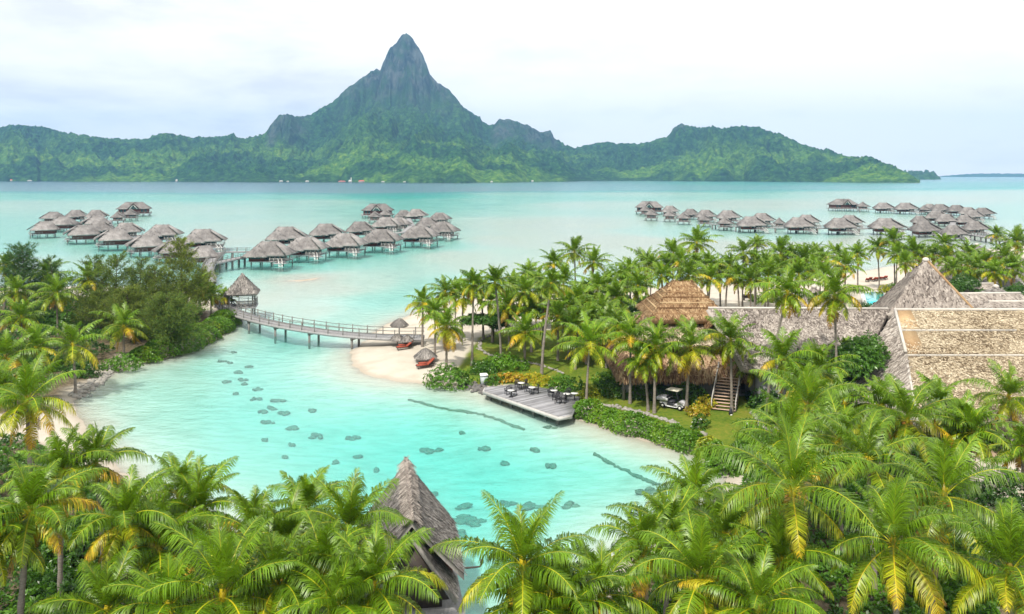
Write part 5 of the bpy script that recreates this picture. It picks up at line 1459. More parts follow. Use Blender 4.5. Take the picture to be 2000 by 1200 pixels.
pyramid_house('beach_house', 'grey thatched roof partly hidden by palms beyond the great pyramid', 1862, 562, 512, 6.5, 3.4, R(10), TH_HALLGREY, 6, ridge=2.0, seed=10)
pyramid_house('beach_house', 'wide grey thatched roof between palm trunks at far right', 1950, 592, 522, 7.0, 3.6, R(8), TH_GREY, 6, ridge=3.0, seed=11)
pyramid_house('beach_house', 'thatched roof in the palms at the far right edge', 1998, 560, 505, 6.0, 3.4, R(15), TH_GREY, 6, ridge=2.0, seed=12)


# ------------------------------------------------------------------ the big tan hall and its grey wing
def hall():
    rg = np.random.default_rng(20)
    ye, yr = 68.0, 84.0
    ze, zr = 2.9, 9.65
    o = np.array([50.0, 76.0, gz(50, 76)])
    t_ = thing('tan_thatched_hall', 'big tan thatched hall with stepped roof courses at right', 'hall', o)
    def S(d): return ze + (zr - ze) * (d - ye) / (yr - ye)
    def XL(d): return np.interp(d, [ye, 77.6, yr], [33.8, 37.2, 39.3])
    bands = [(ye, 77.4, 0.0), (77.4, 80.9, 0.22), (80.9, yr, 0.44)]
    XR = 82.0
    for k, (d0, d1, up) in enumerate(bands):
        r = MB()
        c4 = [(XL(d0), d0, S(d0) + up), (XR, d0, S(d0) + up), (XR, d1, S(d1) + up), (XL(d1), d1, S(d1) + up)]
        r.slab(c4, 0.5)
        cards(r, rg, c4, 85, 0.30, 0.05, 0.09, 0.9)
        r.build('roof', TH_TAN, t_, o)
        if k:
            tr_ = MB(); x1 = XR if k == 1 else XL(d0) + 11.5
            tr_.beam((XL(d0) - 0.1, d0 - 0.02, S(d0) + up - 0.12), (x1, d0 - 0.02, S(d0) + up - 0.12), 0.12, 0.2); tr_.build('course_trim', CAPM, t_, o)
            br = MB(); br.slab([(XL(d0) + 0.15, d0 + 0.05, S(d0) + up + 0.06), (XL(d0) + 2.0, d0 + 0.05, S(d0) + up + 0.06), (XL(d1) + 1.5, d1 - 0.2, S(d1) + up + 0.06), (XL(d1) + 0.15, d1 - 0.2, S(d1) + up + 0.06)], 0.05); br.build('patched_thatch', TH_BROWN, t_, o)
    zt = zr + 0.44
    bk = MB(); bk.slab([(XR, yr, zt), (39.3, yr, zt), (34, 100, 3.0), (XR, 100, 3.0)], 0.4); bk.build('roof', TH_HALLGREY, t_, o)
    # left hip, pale grey with fine courses
    lh = MB(); c4 = [(31.6, 78.4, 2.9), (33.8, 68.0, 2.9), (39.3, yr, zt), (39.3, yr + 0.2, zt)]
    f = [(31.6, 78.4, 2.9), (33.8, 68.0, 2.9), (37.2, 77.4, S(77.4) + 0.3), (39.3, yr, zt)]
    lh.slab([f[0], f[1], f[2]], 0.4); lh.slab([f[0], f[2], f[3]], 0.4)
    n1 = 26
    cards(lh, rg, (f[0], f[1], f[2], f[2]), n1, 0.6, 0.07, 0.08, 0.3); cards(lh, rg, (f[0], f[2], f[3], f[3]), n1, 0.6, 0.07, 0.08, 0.3)
    lh.build('roof', TH_HALLGREY, t_, o)
    cp = MB(); cp.tube([(39.2, yr, zt + 0.1), (XR, yr, zt + 0.1)], 0.15, 7); cp.tube([(39.3, yr, zt + 0.1), (37.2, 77.4, S(77.4) + 0.4)], 0.15, 7); cp.tube([(37.2, 77.4, S(77.4) + 0.12), (33.8, 68.0, 3.0)], 0.12, 7)
    cp.build('ridge_cap', CAPM, t_, o)
    w_ = MB(); w_.box((58.5, 83, 1.7), (46, 26, 3.0)); w_.build('wall', plain('cream_plaster', (0.50, 0.44, 0.34), 0.8, 0.15), t_, o)
    dd = MB(); dd.box((40.6, 69.92, 1.75), (3.0, 0.2, 2.3)); dd.build('doorway', DARKWOOD, t_, o)
    for x in (38.2, 41.0, 44.2):
        q = MB(); q.tube([(x, 68.6, 0.5), (x, 68.6, 3.2)], 0.15, 8); q.build('post', WHITEP, t_, o)
    fl = MB(); fl.box((44, 68.3, 1.02), (16, 3.2, 0.22)); fl.build('porch_floor', plain('brown_tiles', (0.30, 0.22, 0.15), 0.7, 0.2), t_, o)
    # the long grey wing to the left
    o2 = np.array([29.0, 82.0, gz(29, 82)])
    w2 = thing('grey_thatched_wing', 'long pale grey thatched wing with level ridge left of the tan hall', 'building', o2)
    r = MB(); c4 = [(23.0, 81.0, 4.7), (34.0, 79.8, 4.3), (39.3, 85.6, 9.95), (20.8, 86.4, 9.9)]
    r.slab(c4, 0.5); cards(r, rg, c4, 75, 0.30, 0.05, 0.07, 0.8)
    r.slab([(20.8, 86.4, 9.9), (39.3, 85.6, 9.95), (40, 95, 4.0), (26.5, 95, 4.0)], 0.5)
    r.slab([(23.0, 81.0, 4.7), (20.8, 86.4, 9.9), (26.5, 95, 4.0)], 0.4)
    r.build('roof', TH_HALLGREY, w2, o2)
    cp = MB(); cp.tube([(20.7, 86.4, 9.98), (39.3, 85.6, 10.03)], 0.12, 7); cp.build('ridge_cap', CAPM, w2, o2)
    vl = MB(); vl.tube([(38.9, 84.9, 9.4), (35.9, 81.9, 6.5), (33.6, 79.6, 4.3)], 0.09, 6); vl.build('valley_line', DARKWOOD, w2, o2)  # thin dark strip along the crease where wing and hall roofs meet
    sm = MB()
    for x in (25.5, 28.5): sm.tube([(x, 82.1, 5.95), (x + 1.4, 84.4, 8.15)], 0.05, 5)
    sm.build('roof_seam', DARKWOOD, w2, o2)
    w_ = MB(); w_.box((30.5, 88.5, 2.4), (11.5, 13.0, 3.8)); w_.build('wall', GREYWALL, w2, o2)


hall()


# ------------------------------------------------------------------ the brown thatched restaurant with its stair
def restaurant():
    rg = np.random.default_rng(21)
    cx, cy = 18.6, 94.0
    g0 = gz(cx, 86)
    o = np.array([cx, cy, g0])
    t_ = thing('thatched_restaurant', 'brown shaggy thatched restaurant with orange-brown upper roof and grey wall', 'restaurant', o)
    lo = MB(); rings = hip(lo, 0, 0, 7.6, 9.6, 3.45 - g0, 8.2 - g0, 3.6, rz=R(0), thick=0.7, rg=rg, dens=40, ln=0.75, wd=0.06, seg=5, sag=0.03)
    for k in range(4):   # the shaggy fringe that hangs over the eave
        a, b = rings[0][k], rings[0][(k + 1) % 4]
        cards(lo, rg, (a - (0, 0, 0.75), b - (0, 0, 0.75), b + (0, 0, 0.3), a + (0, 0, 0.3)), 90, 0.7, 0.05, 0.15, 0.25)
    lo.build('lower_roof', thatch_mat('shaggy_brown_thatch', [(0.26, (0.07, 0.035, 0.022)), (0.48, (0.22, 0.13, 0.08)), (0.74, (0.45, 0.33, 0.21))], 1.0), t_)
    md = MB(); hip(md, 0.6, -0.5, 5.6, 6.6, 6.0 - g0, 9.2 - g0, 3.0, thick=0.5, rg=rg, dens=40, ln=0.6, wd=0.06, seg=4); md.build('middle_roof', TH_TAN, t_)
    up = MB(); hip(up, 0.9, 0.2, 4.4, 5.0, 8.3 - g0, 11.75 - g0, 1.15, thick=0.55, rg=rg, dens=60, ln=0.7, wd=0.045, seg=5, sag=0.02)
    # bundled courses stand a little proud, one above the other
    for k in range(1, 7):
        f = k / 7.0; x = 4.4 + (1.15 - 4.4) * f; y = 5.0 * (1 - f); z = 8.3 - g0 + 3.45 * f - 0.03
        rr = [(0.9 - x, 0.2 - y, z), (0.9 + x, 0.2 - y, z), (0.9 + x, 0.2 + y, z), (0.9 - x, 0.2 + y, z)]
        for a, b in zip(rr, rr[1:] + rr[:1]): up.tube([a, b], 0.11, 5)
    up.build('upper_roof', TH_BROWN, t_)
    dm = MB()
    s = np.linspace(0, math.pi, 9)
    for i in range(8):
        a0, a1 = s[i], s[i + 1]
        P4 = [(4.0 - 1.7 * math.cos(a), yy, 7.3 - g0 + 1.35 * math.sin(a) + dz) for a, yy, dz in ((a0, -5.6, -0.5), (a1, -5.6, -0.5), (a1, -1.5, 0.5), (a0, -1.5, 0.5))]
        dm.slab(P4, 0.2); cards(dm, rg, P4, 40, 0.6, 0.05, 0.06, 0.3)
    dm.build('rolled_dormer', TH_BROWN, t_)
    bw = plain('grey_lattice_wall', (0.20, 0.205, 0.215), 0.85, 0.3, 1.2, 0.2, (8, 8, 0.5))
    wl = MB(); wl.box((-0.3, 0, 1.15), (13.4, 17.2, 2.6)); wl.build('wall', bw, t_)
    for x in (-3.6, 4.8):
        w_ = MB(); w_.box((x, -8.64, 1.5), (1.7, 0.1, 1.4)); w_.build('opening', DARKWOOD, t_)
    rl = MB(); rl.beam((-7.0, -8.95, 2.2), (6.4, -8.95, 2.2), 0.16, 0.12); rl.build('wall_cap', PALEWOOD, t_)
    for x in (-7.0, -4.6, -2.0, 1.0, 4.0, 6.6):
        q = MB(); q.tube([(x, -9.0, -0.3), (x, -9.0, 2.9)], 0.15, 7); q.build('post', POSTW, t_)
    tr_ = MB(); tr_.box((10.2, -3.5, 2.4), (5.6, 9.0, 0.2)); tr_.build('terrace', GREYWOOD, t_)
    sh = MB(); sh.box((10.4, -1.0, 1.0), (5.4, 6.0, 2.4)); sh.build('undercroft_shade', DARKWOOD, t_)  # solid dark box stands in for the shade under the terrace
    # wooden stair down to the lawn
    a = on(1413, 803); b = np.array([a[0] + 1.9, a[1] + 4.6, a[2] + 2.7])
    st = thing('wooden_stair', 'brown wooden stair with pale handrails from lawn up to the restaurant', 'stairs', a)
    n = 13; wdt = 2.3
    dirn = np.array([b[0] - a[0], b[1] - a[1]]); Ls = np.linalg.norm(dirn); dirn /= Ls; sd_ = np.array([dirn[1], -dirn[0]])
    tread = MB()
    for i in range(n):
        f = i / (n - 1); c = a[:2] + dirn * Ls * f; z = a[2] + 0.15 + (b[2] - a[2] - 0.15) * f
        tread.beam((*(c - sd_ * wdt / 2), z), (*(c + sd_ * wdt / 2), z), 0.30, 0.06)
    tread.build('tread', plain('pale_brown_treads', (0.46, 0.33, 0.25), 0.7, 0.2, 2.0), st, a)
    stg = MB()
    for sg in (-1, 1):
        e = sd_ * sg * wdt / 2; stg.beam((*(a[:2] + e), a[2] - 0.1), (*(b[:2] + e), b[2] - 0.15), 0.1, 0.3)
    stg.build('stringer', DARKWOOD, st, a)
    for sg in (-1, 1):
        e = sd_ * sg * wdt / 2; hr_ = MB()
        hr_.beam((*(a[:2] + e), a[2] + 0.95), (*(b[:2] + e), b[2] + 0.95), 0.1)
        for f in (0, 0.33, 0.66, 1.0):
            c = a[:2] + e + (b - a)[:2] * f; z = a[2] + (b[2] - a[2]) * f; hr_.beam((*c, z), (*c, z + 0.95), 0.08)
        hr_.build('handrail', PALEWOOD, st, a)


restaurant()

# ------------------------------------------------------------------ pool
def pool():
    q = [P(x, y, 1.12) for x, y in [(1684, 573), (1704, 570), (1728, 572), (1736, 590), (1730, 603), (1694, 604), (1688, 590)]]
    o = np.mean(q, 0); o[2] = 1.0
    t_ = thing('swimming_pool', 'turquoise swimming pool glimpsed left of the great pyramid roof', 'pool', o)
    w_ = MB(); w_.poly(q[::-1], 0.4); w_.build('pool_water', GLASSPOOL, t_, o)
    c = MB()
    for a, b in zip(q, q[1:] + q[:1]): c.beam(np.array(a) + (0, 0, 0.02), np.array(b) + (0, 0, 0.02), 0.7, 0.3)
    c.build('coping', WHITEP, t_, o)


pool()
# ================================================================== timber deck and what stands on it
DZ = 0.85
dk = [(944, 764), (948, 757), (1006, 751), (1074, 760), (1132, 775), (1128, 790), (1117, 811), (1090, 815)]
dq = [P(x, y, DZ) for x, y in dk]
o = np.mean(dq, 0); o[2] = 0.6
deck = thing('timber_deck', 'grey timber deck over the lagoon edge with dark chairs', 'deck', o)
b = MB(); b.poly(dq[::-1], 0.22)
pl = sdf(dq, np.zeros(1), np.zeros(1))
# boards: thin strips across the deck, clipped to its outline
poly = np.array(dq)[:, :2]
ctr = poly.mean(0); e = poly[7] - poly[0]; ea = math.atan2(e[1], e[0])
ux = np.array([math.cos(ea), math.sin(ea)]); uy = np.array([-ux[1], ux[0]])
uv = np.array([[(p - ctr) @ ux, (p - ctr) @ uy] for p in poly])
for k, u in enumerate(np.arange(uv[:, 0].min(), uv[:, 0].max(), 0.30)):
    ys = []
    for i in range(len(uv)):
        p, q = uv[i], uv[(i + 1) % len(uv)]
        if (p[0] - u) * (q[0] - u) < 0: ys.append(p[1] + (q[1] - p[1]) * (u - p[0]) / (q[0] - p[0]))
    if len(ys) >= 2 and max(ys) - min(ys) > 0.6:
        a0 = ctr + ux * u + uy * (min(ys) + 0.1); a1 = ctr + ux * u + uy * (max(ys) - 0.1)
        b.beam((*a0, DZ + 0.015), (*a1, DZ + 0.015), 0.26, 0.03)
DECKM = NT('deck_boards'); rr = DECKM.rand(); nz_ = DECKM.noise(1.2, 5, 0.6, DECKM.pos()); DECKM = DECKM.done(DECKM.bsdf(DECKM.ramp(DECKM.math('ADD', DECKM.math('MULTIPLY', rr, 0.5), DECKM.math('MULTIPLY', nz_, 0.5)), [(0.2, (0.125, 0.125, 0.135)), (0.5, (0.23, 0.23, 0.245)), (0.85, (0.33, 0.33, 0.35))]), 0.75, 0.25))
b.build('deck_boards', DECKM, deck, o)
f = MB()
for p, q in ((dq[0], dq[7]), (dq[7], dq[6]), (dq[1], dq[0])): f.beam(np.array(p) - (0, 0, 0.16), np.array(q) - (0, 0, 0.16), 0.16, 0.34)
f.build('edge_board', PALEWOOD, deck, o)
for s in np.linspace(0.05, 0.95, 7):
    p = np.array(dq[0]) * (1 - s) + np.array(dq[7]) * s; p = p + (0.4, 0.7, 0)
    q = MB(); q.tube([p - (0, 0, 2.6), p - (0, 0, 0.2)], 0.16, 7); q.build('pier', POSTW, deck, o)


def make_chair():
    t_ = thing('rattan_armchair', 'x', 'chair')
    s = MB(); s.box((0, 0, 0.42), (0.56, 0.54, 0.09)); s.build('seat', RATTAN, t_)
    bk = MB()
    th = np.linspace(R(-20), R(200), 13)
    pts = [(0.30 * math.cos(a), 0.24, 0.62 + 0.36 * max(0, math.sin(a)) + 0.0) for a in th]
    bk.tube(pts, 0.035, 6)
    for x in (-0.2, -0.1, 0, 0.1, 0.2): bk.beam((x, 0.25, 0.45), (x, 0.24, 0.62 + 0.36 * math.sqrt(max(0, 1 - (x / 0.3) ** 2))), 0.05, 0.02)
    bk.build('backrest', RATTAN, t_)
    for sg in (-1, 1):
        a = MB(); a.tube([(sg * 0.31, 0.25, 0.66), (sg * 0.33, 0, 0.66), (sg * 0.31, -0.26, 0.62), (sg * 0.29, -0.27, 0.42)], 0.03, 6); a.build('arm', RATTAN, t_)
        for y in (-0.24, 0.24):
            l_ = MB(); l_.beam((sg * 0.25, y, 0), (sg * 0.25, y, 0.4), 0.05); l_.build('leg', RATTAN, t_)
    return t_


def make_table():
    t_ = thing('deck_table', 'x', 'table')
    s = MB(); s.tube([(0, 0, 0.70), (0, 0, 0.735)], 0.38, 18); s.build('tabletop', plain('pale_tabletop', (0.55, 0.55, 0.54), 0.4, 0.1), t_)
    l_ = MB(); l_.tube([(0, 0, 0), (0, 0, 0.70)], 0.05, 8); l_.build('pedestal', RATTAN, t_)
    b_ = MB(); b_.tube([(0, 0, 0), (0, 0, 0.04)], 0.26, 14); b_.build('base', RATTAN, t_)
    return t_


chair = make_chair(); table = make_table(); uc = ut = False
ch = [(992, 771, 200, 'dark armchair with arched back nearest the water edge of the deck'), (1004, 772, 90, 'dark armchair facing the lone front chair on the deck left half'),
      (1012, 758, 150, 'left dark armchair of the pair at the back edge of the deck'), (1024, 757, 240, 'right dark armchair of the pair at the back edge of the deck'),
      (1031, 766, 160, 'dark armchair left of the small table in mid deck'), (1047, 769, 260, 'dark armchair right of the small table in mid deck'),
      (1076, 774, 190, 'upper dark armchair of the cluster near the right deck end'), (1086, 782, 230, 'middle dark armchair of the cluster near the right deck end'),
      (1090, 788, 160, 'front left armchair of the cluster near the right deck end'), (1100, 788, 250, 'front right armchair of the cluster near the right deck end'), (1109, 775, 200, 'dark armchair beside the croton at the deck back right')]
for px, py, a, lab in ch:
    p = P(px, py, DZ + 0.03)
    if not uc: uc = True; q = chair; q.location = p; q.rotation_euler = (0, 0, R(a)); q['label'] = lab; q['group'] = 'armchairs on the timber deck'
    else: dup(chair, p, R(a), lab, None, 'armchairs on the timber deck')
for px, py, lab in [(998, 776, 'small round table by the two front left deck chairs'), (1018, 761, 'small round table between the back pair of deck chairs'), (1039, 770, 'small round table in mid deck'),
                    (1082, 776, 'small round table in the right deck cluster'), (1107, 783, 'white-topped table beside the croton at the right deck end'), (1122, 782, 'white-topped table at the far right corner of the deck')]:
    p = P(px, py, DZ + 0.03)
    if not ut: ut = True; table.location = p; table['label'] = lab; table['group'] = 'round tables on the timber deck'
    else: dup(table, p, 0, lab, None, 'round tables on the timber deck')
p = on(945, 752)
bx = thing('utility_box', 'pale grey box with white lid on the rocks left of the deck', 'box', p, R(15))
q = MB(); q.box((0, 0, 0.55), (0.75, 0.65, 1.1)); q.build('body', plain('grey_box_paint', (0.38, 0.42, 0.44), 0.6, 0.1), bx)
q = MB(); q.add([(-.46, -.41, 1.1), (.46, -.41, 1.1), (.46, .41, 1.1), (-.46, .41, 1.1), (-.38, -.33, 1.26), (.38, -.33, 1.26), (.38, .33, 1.26), (-.38, .33, 1.26)], [[3, 2, 1, 0], [4, 5, 6, 7], [0, 1, 5, 4], [1, 2, 6, 5], [2, 3, 7, 6], [3, 0, 4, 7]]); q.build('lid', WHITEP, bx)


# ------------------------------------------------------------------ beach umbrellas and sun loungers
def umbrella(px, by, top, rad_, label):
    p = on(px, by); rg = np.random.default_rng(int(px))
    zt = H - (top - HZ) / F * p[1] - p[2]
    t_ = thing('thatched_umbrella', label, 'beach umbrella', p, 0, 'thatched umbrellas on the beach')
    r = MB(); n = 16; th = np.arange(n) * 2 * math.pi / n
    rows = [(rad_, zt - rad_ * 0.72), (rad_ * 0.66, zt - rad_ * 0.40), (rad_ * 0.33, zt - rad_ * 0.15), (0.05, zt)]
    v = np.array([(a * math.cos(t), a * math.sin(t), z) for a, z in rows for t in th] + [(rad_ * 0.9 * math.cos(t), rad_ * 0.9 * math.sin(t), zt - rad_ * 0.86) for t in th])
    k = [[i * n + j, i * n + (j + 1) % n, (i + 1) * n + (j + 1) % n, (i + 1) * n + j] for i in range(3) for j in range(n)]
    k += [[4 * n + j, 4 * n + (j + 1) % n, (j + 1) % n, j] for j in range(n)]
    r.add(v, k)
    for i in range(3):
        for j in range(n): cards(r, rg, (v[i * n + j], v[i * n + (j + 1) % n], v[(i + 1) * n + (j + 1) % n], v[(i + 1) * n + j]), 60, 0.4, 0.04, 0.05, 0.2)
    r.build('thatch_top', TH_DARK, t_)
    q = MB(); q.tube([(0, 0, -0.2), (0, 0, zt - 0.1)], 0.08, 8); q.build('pole', POSTW, t_)


umbrella(780, 660, 622, 1.35, 'thatched umbrella standing beyond the footbridge beach end')
umbrella(776, 676, 652, 1.1, 'low thatched umbrella in front of the footbridge rail')
umbrella(795, 677, 655, 1.0, 'brownish thatched umbrella above the upper pair of loungers')
umbrella(831, 706, 680, 1.5, 'thatched umbrella half hidden by a palm above the lower loungers')


def make_lounger():
    t_ = thing('sun_lounger', 'x', 'sun lounger')
    f = MB(); f.beam((-0.33, -1.0, 0.3), (-0.33, 0.95, 0.3), 0.06, 0.08); f.beam((0.33, -1.0, 0.3), (0.33, 0.95, 0.3), 0.06, 0.08); f.beam((-0.33, -1, 0.3), (0.33, -1, 0.3), 0.06, 0.08); f.build('frame', DARKWOOD, t_)
    for x in (-0.31, 0.31):
        for y in (-0.85, 0.75):
            l_ = MB(); l_.beam((x, y, 0), (x, y, 0.28), 0.07); l_.build('leg', DARKWOOD, t_)
    c = MB(); c.box((0, -0.35, 0.39), (0.66, 1.25, 0.11)); c.build('cushion', TERRA, t_)
    bk = MB(); bk.slab([(-0.33, 0.28, 0.44), (0.33, 0.28, 0.44), (0.33, 0.92, 0.92), (-0.33, 0.92, 0.92)], 0.11); bk.build('backrest', TERRA, t_)
    br = MB(); br.beam((0, 0.75, 0.30), (0, 0.88, 0.80), 0.08, 0.06); br.build('backrest_prop', DARKWOOD, t_)
    return t_


lg = make_lounger(); ul = False
for px, py, a, lab in [(789, 683, -70, 'near red lounger of the pair below the footbridge'), (792, 679, -70, 'far dark red lounger of the pair below the footbridge'), (829, 719, -68, 'near orange-red lounger beside the big round bush'), (833, 715, -68, 'far orange-red lounger under the half hidden umbrella'),
                       (1694, 551, 160, 'leftmost red-brown lounger on the far right beach'), (1699, 549, 170, 'second red-brown lounger on the far right beach'), (1705, 550, 190, 'third red-brown lounger on the far right beach'), (1711, 549, 160, 'fourth red-brown lounger on the far right beach'),
                       (1717, 548, 180, 'fifth red-brown lounger on the far right beach'), (1723, 547, 200, 'sixth red-brown lounger on the far right beach'), (1729, 546, 170, 'rightmost red-brown lounger on the far right beach')]:
    p = on(px, py, 0.02)
    if not ul: ul = True; lg.location = p; lg.rotation_euler = (0, 0, R(a)); lg['label'] = lab; lg['group'] = 'sun loungers'
    else: dup(lg, p, R(a), lab, None, 'sun loungers')


# ------------------------------------------------------------------ golf cart on the lawn
def cart():
    p = on(1316, 797, 0.02)
    t_ = thing('golf_cart', 'white golf cart with cream roof and cargo bed on the lawn', 'golf cart', p, R(-38))
    W_ = plain('white_cart_body', (0.58, 0.58, 0.61), 0.3, 0.05, spec=0.5); CR = plain('cream_roof', (0.56, 0.53, 0.44), 0.45, 0.05)
    # x forward
    b = MB()
    prof = [(-1.25, 0.42), (-1.25, 0.62), (-0.45, 0.62), (-0.45, 0.34), (0.45, 0.30), (0.62, 0.46), (0.70, 0.80), (1.0, 0.72), (1.28, 0.56), (1.3, 0.36), (0.4, 0.2), (-0.6, 0.2), (-0.9, 0.42)]
    n = len(prof); v = [(x, s * 0.58, z) for s in (-1, 1) for x, z in prof]
    cen = [(0.0, -0.58, 0.3), (0.0, 0.58, 0.3)]
    q_ = [[i, (i + 1) % n, n + (i + 1) % n, n + i] for i in range(n)]
    import mathutils
    tri = mathutils.geometry.tessellate_polygon([[Vector((x, z, 0)) for x, z in prof]])
    b.add(v, q_, [list(t) for t in tri] + [[n + c for c in t[::-1]] for t in tri]); b.build('body', W_, t_)
    bed = MB()
    bed.box((-1.0, 0, 0.72), (1.15, 1.2, 0.06))
    for y in (-0.6, 0.6): bed.box((-1.0, y, 0.86), (1.15, 0.05, 0.26))
    for x in (-1.57, -0.43): bed.box((x, 0, 0.86), (0.05, 1.2, 0.26))
    bed.box((-1.0, 0, 0.94), (1.08, 1.12, 0.05))
    bed.build('cargo_box', W_, t_)
    s = MB(); s.box((-0.16, 0, 0.66), (0.5, 1.05, 0.16)); s.build('seat', BLACKSEAT, t_)
    s = MB(); s.slab([(-0.36, -0.52, 0.75), (-0.36, 0.52, 0.75), (-0.46, 0.52, 1.2), (-0.46, -0.52, 1.2)], 0.1); s.build('backrest', BLACKSEAT, t_)
    for x0, x1 in ((-0.48, -0.42), (0.78, 0.52)):
        for y in (-0.52, 0.52):
            q = MB(); q.beam((x0, y, 0.7), (x1, y, 1.82), 0.045); q.build('roof_post', BLACKSEAT, t_)
    r = MB(); top = [(-0.62, -0.6), (0.72, -0.6), (0.72, 0.6), (-0.62, 0.6)]
    v = [(x, y, 1.80) for x, y in top] + [(x * 0.98, y * 0.98, 1.87) for x, y in top] + [(x * 0.75, y * 0.75, 1.91) for x, y in top]
    r.add(v, [[3, 2, 1, 0], [8, 9, 10, 11]] + [[k * 4 + i, k * 4 + (i + 1) % 4, k * 4 + 4 + (i + 1) % 4, k * 4 + 4 + i] for k in (0, 1) for i in range(4)]); r.build('roof', CR, t_)
    sw = MB(); th = np.linspace(0, 2 * math.pi, 13); sw.tube([(0.36 + 0.07 * math.sin(a), 0.25 + 0.19 * math.cos(a), 0.98 + 0.17 * math.sin(a)) for a in th], 0.022, 6, cap=False); sw.beam((0.36, 0.25, 0.98), (0.62, 0.25, 0.72), 0.04); sw.build('steering_wheel', BLACKSEAT, t_)
    for x in (-0.92, 0.95):
        for y in (-0.56, 0.56):
            wv_ = MB(); wv_.tube([(x, y - 0.09, 0.24), (x, y - 0.06, 0.24), (x, y + 0.06, 0.24), (x, y + 0.09, 0.24)], [0.2, 0.24, 0.24, 0.2], 18)
            wh = wv_.build('wheel', TYRE, t_, smooth=False)
            h_ = MB(); sg = 1 if y > 0 else -1; h_.tube([(x, y + sg * 0.085, 0.24), (x, y + sg * 0.11, 0.24)], [0.13, 0.09], 14); h_.build('rim', WHITEP, wh)
    for y in (-0.4, 0.4):
        h_ = MB(); h_.ell((1.28, y, 0.55), (0.05, 0.09, 0.06), 8, 6); h_.build('headlight', BULB, t_)


cart()

# ------------------------------------------------------------------ small things on the lawn
p = on(1427, 811); g_ = thing('garden_ornament', 'small dark cone-shaped ornament with white foot on the lawn by the stair', 'ornament', p)
q = MB(); q.tube([(0, 0, 0.1), (0.02, 0, 0.35), (0, 0, 0.62), (0, 0.03, 0.74)], [0.2, 0.17, 0.09, 0.02], 10); q.build('body', BLACKSEAT, g_, smooth=True)
q = MB(); q.ell((0.03, -0.12, 0.06), (0.12, 0.1, 0.09), 10, 6); q.build('foot', WHITEP, g_, smooth=True)
p = on(1459, 829); g_ = thing('ground_lamp', 'little white ground lamp in the middle of the dry lawn', 'lamp', p)
q = MB(); q.tube([(0, 0, -0.05), (0, 0, 0.06)], 0.16, 12); q.build('base', DSTONE, g_)
q = MB(); q.ell((0, 0, 0.12), (0.14, 0.14, 0.1), 12, 6); q.build('lens', BULB, g_, smooth=True)
p = on(1462, 587); g_ = thing('bench', 'dark bench under the palms beyond the long grey wing', 'bench', p, R(10))
q = MB(); q.box((0, 0, 0.45), (2.2, 0.6, 0.1)); q.build('seat', DARKWOOD, g_)
q = MB(); q.box((0, 0.3, 0.8), (2.2, 0.08, 0.6)); q.build('backrest', DARKWOOD, g_)
for x in (-0.9, 0.9):
    q = MB(); q.box((x, 0, 0.2), (0.12, 0.5, 0.42)); q.build('leg', DARKWOOD, g_)


# ------------------------------------------------------------------ stones
def stone_line(name, label, pts, n, r0, r1, mat, seed, spread=0.4, cat='stones'):
    rg = np.random.default_rng(seed); q = np.array(pts, float); mb = MB()
    seg = np.linalg.norm(np.diff(q[:, :2], axis=0), axis=1); cum = np.concatenate([[0], np.cumsum(seg)])
    for i in range(n):
        s = cum[-1] * (i + rg.random()) / n
        c = np.array([np.interp(s, cum, q[:, k]) for k in range(3)]) + np.array([rg.normal(0, spread), rg.normal(0, spread), 0])
        c[2] = gz(c[0], c[1]); r = rg.uniform(r0, r1)
        mb.ell(c + (0, 0, r * 0.25), (r * rg.uniform(0.8, 1.3), r * rg.uniform(0.8, 1.2), r * rg.uniform(0.55, 0.8)), 7, 5, 0.45, int(rg.integers(999)), rz=rg.uniform(0, 3))
    o = mb.build(name, mat)
    o['label'] = label; o['category'] = cat
    return setting(o, 'stuff')


stone_line('rubble_stones', 'grey rubble riprap along the left beach', [on(x, y) for x, y in [(146, 776), (165, 762), (190, 747), (212, 732), (224, 722)]], 260, 0.10, 0.32, STONE, 41, 0.38)
stone_line('border_stones', 'line of border stones along the lawn', [on(x, y) for x, y in [(1168, 790), (1210, 797), (1250, 806), (1290, 818), (1325, 828)]], 150, 0.08, 0.2, STONE, 42, 0.15)
stone_line('border_stones', 'stones edging the dry lawn', [on(x, y) for x, y in [(1472, 802), (1480, 818), (1490, 834), (1502, 850)]], 90, 0.1, 0.26, STONE, 43, 0.15)
stone_line('border_stones', 'curving stones edging the upper lawn', [on(x, y) for x, y in [(958, 655), (938, 666), (936, 682), (950, 692), (985, 702), (1030, 708), (1070, 718), (1100, 730)]], 190, 0.08, 0.2, STONE, 44, 0.12)
stone_line('rubble_stones', 'rubble under the bush left of the deck', [on(x, y) for x, y in [(905, 752), (925, 756), (945, 762), (960, 766)]], 140, 0.1, 0.3, DSTONE, 45, 0.5)
for px, py, r, lab in [(1420, 893, 0.55, 'big grey boulder at the near corner of the dry lawn'), (1430, 922, 0.45, 'grey boulder at the lagoon corner below the green bush'), (1372, 852, 0.35, 'pale boulder at the hedge end by the lawn')]:
    p = on(px, py); q = MB(); q.ell((0, 0, r * 0.4), (r * 1.2, r, r * 0.8), 12, 8, 0.35, int(px)); ob = q.build('boulder', STONE, None, None, True); ob.location = p; tag(ob, lab, 'boulder', 'boulders')
for k, (px, py) in enumerate([(1359, 826), (1356, 834), (1366, 820), (1084, 760), (1092, 757), (1100, 761)]):
    p = on(px, py); q = MB(); q.ell((0, 0, 0.03), (0.42, 0.34, 0.07), 11, 4, 0.3, k); ob = q.build('stepping_stone', plain('white_stepping_stone', (0.6, 0.58, 0.52), 0.9, 0.2), None); ob.location = p
    tag(ob, f"pale stepping stone, {ORD[k % 3]} from the {'hedge end' if k < 3 else 'deck corner'} {'path' if k < 3 else 'behind the chairs'}", 'stepping stone', 'stepping stones')

